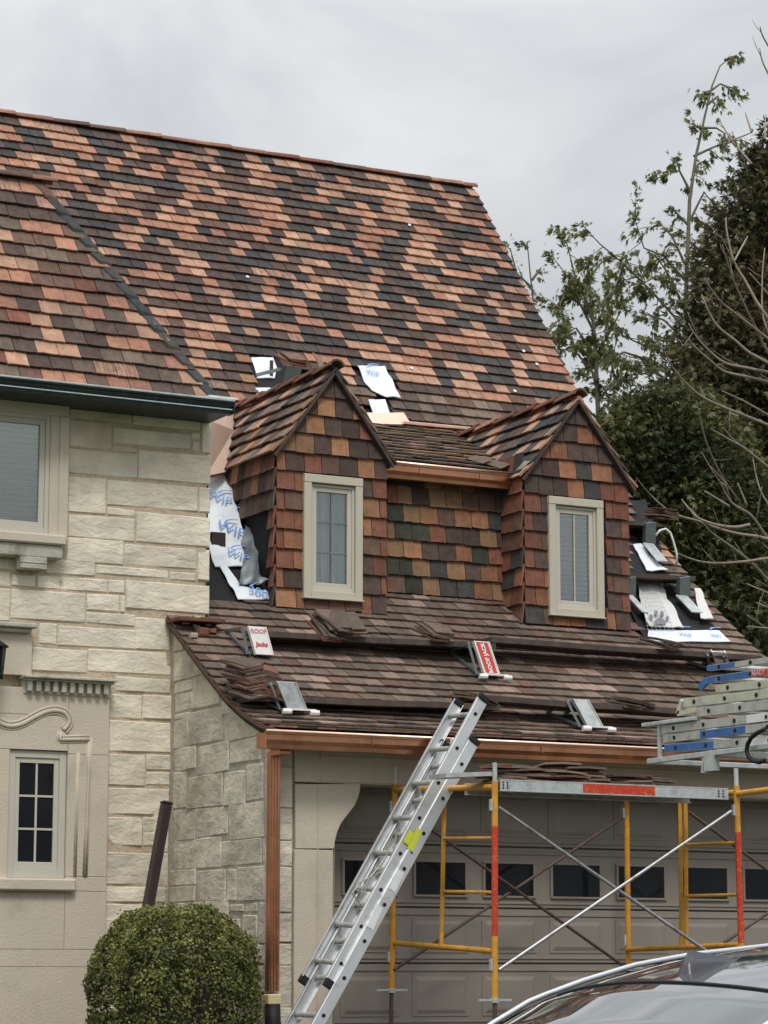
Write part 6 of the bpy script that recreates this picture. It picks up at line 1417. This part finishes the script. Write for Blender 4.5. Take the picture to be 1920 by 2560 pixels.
for bi, P in enumerate(br):
    n_ = len(P); pts = smoothpath(P, 4); dy = (bi % 7-3)*.12
    Q = [T3(x, y, YBt+dy*(i/len(pts)-.5)*2) for i, (x, y) in enumerate(pts)]; r0 = .05 if bi == 0 else .014 if len(P) > 4 else .008
    mb = MB(); mb.tube(Q, [r0*(1-i/len(Q))**.7+.0035 for i in range(len(Q))], 6, cap=True)
    for k in range(3, len(Q)-2, 3):
        if rr.random() < .55:
            d = Vector((rr.gauss(-.4, .5), rr.gauss(0, .5), rr.gauss(.5, .4))).normalized()*rr.uniform(.08, .32); mb.tube([Q[k], Q[k]+d*.5, Q[k]+d+Vector((0, 0, .02))], [.004, .0035, .002], 4)
    mb.build('trunk' if bi == 0 else 'branch', 'bark_pale', bare, smooth=True)

# ================================================================== PARKED CAR, bottom right
def car():
    SL = CAM+ray(1391, 2498)*8.3
    hd = YAW+math.radians(56); fwd = Vector((math.sin(hd), math.cos(hd), 0)); rt = Vector((fwd.y, -fwd.x, 0)); HW = .60
    zb = gz(SL.y); base = Vector((SL.x, SL.y, zb))+rt*HW
    cr_ = empty('parked_car', base, 'silver and black hatchback at bottom right, its roof, shark-fin antenna and rear glass showing', 'car')
    H = SL.z-zb
    def P(u, s_, z): return base+fwd*s_+rt*u+Vector((0, 0, z))
    # side profile of the roof edge, surveyed along the far rail
    prof_c = []
    for x, y in [(1150, 2610), (1222, 2554), (1330, 2489), (1460, 2441), (1590, 2402), (1734, 2376), (1851, 2363), (1920, 2355)]:
        d = ray(x, y); n_ = rt; t = ((SL-CAM).dot(n_))/d.dot(n_); p = CAM+d*t; prof_c.append(((p-SL).dot(fwd), p.z-zb))
    s_end, z_end = prof_c[-1]; prof_c += [(s_end+.35, z_end+.018), (s_end+.8, z_end+.01), (s_end+1.2, z_end-.04), (s_end+1.45, z_end-.12)]
    s_b, z_b = prof_c[0]; prof_c = [(s_b-.16, z_b-.20)]+prof_c
    def zp(s_):
        if s_ <= prof_c[0][0]: return prof_c[0][1]
        for p, q in zip(prof_c, prof_c[1:]):
            if s_ <= q[0]: t = (s_-p[0])/(q[0]-p[0]); return p[1]+(q[1]-p[1])*t
        return prof_c[-1][1]
    def crown(u): return .045*(1-(u/HW)**2)
    def dip(u): return -.0 if abs(u) < HW else 0
    s_seam = .0
    def patch(name, s0, s1, m, NS=26, NU=26, bow=.0):
        mb = MB(); V = []
        for j in range(NS+1):
            s_ = s0+(s1-s0)*j/NS
            for i in range(NU+1):
                u = -HW+.012+(2*HW-.024)*i/NU; sb = s_-bow*(1-(u/HW)**2)*(1 if name != 'roof' else max(0, 1-j/NS*3)); V.append(P(u, sb, zp(s_)-.030+crown(u)+.0))
        mb.add(V, [(j*(NU+1)+i, j*(NU+1)+i+1, (j+1)*(NU+1)+i+1, (j+1)*(NU+1)+i) for j in range(NS) for i in range(NU)]); return mb.build(name, m, cr_, smooth=True, solid=False)
    patch('roof', s_seam+.006, s_end+1.2, 'car_roof', bow=.10); patch('rear_window', s_b-.14, s_seam-.006, 'car_glass', bow=.10)
    mb = MB(); mb.tube([P(-HW+.02+(2*HW-.04)*i/20, -.10*(1-((-HW+.02+(2*HW-.04)*i/20)/HW)**2), zp(s_seam)-.030+crown(-HW+.02+(2*HW-.04)*i/20)+.001) for i in range(21)], .006, 6); mb.build('hatch_seam', 'black_rubber', cr_, smooth=True)
    for sg in (-1, 1):
        V = [P(sg*HW, s_b-.16+(s_end+1.4-s_b+.16)*k/40, zp(s_b-.16+(s_end+1.4-s_b+.16)*k/40)-.012) for k in range(41)]
        mb = MB(); mb.tube(V, .0085, 8); mb.build('roof_rail', 'car_trim', cr_, smooth=True)
        mb = MB(); W = []
        for j in range(7):
            t = j/6
            for k in range(25): s_ = s_b-.1+(s_end+1.3-s_b)*k/24; W.append(P(sg*(HW+.012+.20*t), s_-.05*t, zp(s_)*(1-t)+min(zp(s_), .98)*t-.03))
        mb.add(W, [(j*25+k, j*25+k+1, (j+1)*25+k+1, (j+1)*25+k) for j in range(6) for k in range(24)]); mb.build('side_window', 'car_glass', cr_, smooth=True, solid=False)
    q = [(s_b-.35, .35), (s_b-.38, .62), (s_b-.30, .92), (s_b-.18, 1.0), (s_end+1.5, .99), (s_end+2.3, .88), (s_end+2.45, .6), (s_end+2.4, .3)]
    V = []
    for u in (-.88, -.80, .80, .88): V += [P(u, a, z if abs(u) < .85 else z*.97) for a, z in q]
    n_ = len(q); mb = MB(); mb.add(V, [(k*n_+i, k*n_+(i+1) % n_, (k+1)*n_+(i+1) % n_, (k+1)*n_+i) for k in range(3) for i in range(n_)]+[tuple(range(n_))[::-1], tuple(range(3*n_, 4*n_))]); mb.build('body', 'car_paint', cr_, bevel=.02)
    for sg in (-1, 1):
        for s_ in (s_b+.35, s_end+1.75):
            mb = MB(); mb.tube([P(sg*.66, s_, .33), P(sg*.90, s_, .33)], .33, 24); w_ = mb.build('wheel', 'black_rubber', cr_); mb = MB(); mb.tube([P(sg*.901, s_, .33), P(sg*.91, s_, .33)], .22, 16); mb.build('rim', 'car_trim', w_)
    # shark fin: steep rear, long nose forward
    fs = []; mb = MB(); L = .26; u0 = .02
    for k in range(11):
        t = k/10; s_ = -.02+L*t; h = .098*(1-t)**1.05+.004; wv = .036*(1-t*.8); z0 = zp(s_)-.030+crown(u0)-.004
        lean = .03*(1-t)
        fs += [P(u0-wv, s_, z0), P(u0-wv*.45, s_+lean*.4, z0+h*.55), P(u0, s_+lean, z0+h), P(u0+wv*.45, s_+lean*.4, z0+h*.55), P(u0+wv, s_, z0)]
    mb.add(fs, [(5*k+i, 5*k+i+1, 5*k+6+i, 5*k+5+i) for k in range(10) for i in range(4)]+[(4, 3, 2, 1, 0)]); mb.build('antenna_fin', 'car_fin', cr_, smooth=True)
car()
# trees across the street, seen only as reflections in the glass and paint
for k, (X, Y, hh) in enumerate([(-26, -44, 9), (-17, -46, 12), (-8, -43, 10), (2, -47, 13), (12, -44, 9), (24, -46, 12)]):
    rr = random.Random(80+k); tr = empty('street_tree', (X, Y, -.8), ('tree across the street, mirrored in the windows, %s in its row' % ['first', 'second', 'third', 'fourth', 'fifth', 'sixth'][k]), 'tree', 'trees across the street')
    mb = MB(); mb.tube([(X, Y, -.8), (X+.2, Y, hh*.4), (X, Y, hh*.9)], [.3, .2, .04], 7); mb.build('trunk', 'bark', tr)
    pts = []
    for c in range(16):
        cc = Vector((X+rr.gauss(0, 2), Y+rr.gauss(0, 1.5), hh*rr.uniform(.3, .95))); mb = MB(); mb.tube([(X, Y, cc.z*.6), tuple(cc)], [.08, .02], 5); mb.build('limb', 'bark', tr)
        for q in range(150): v = Vector((rr.gauss(0, .8), rr.gauss(0, .8), rr.gauss(0, .6))); pts.append((cc+v, tuple(v.normalized()), 1, rr.random()))
    leaves(pts, .30, 'foliage', 'leaf_arbor_green', tr, k, .5)
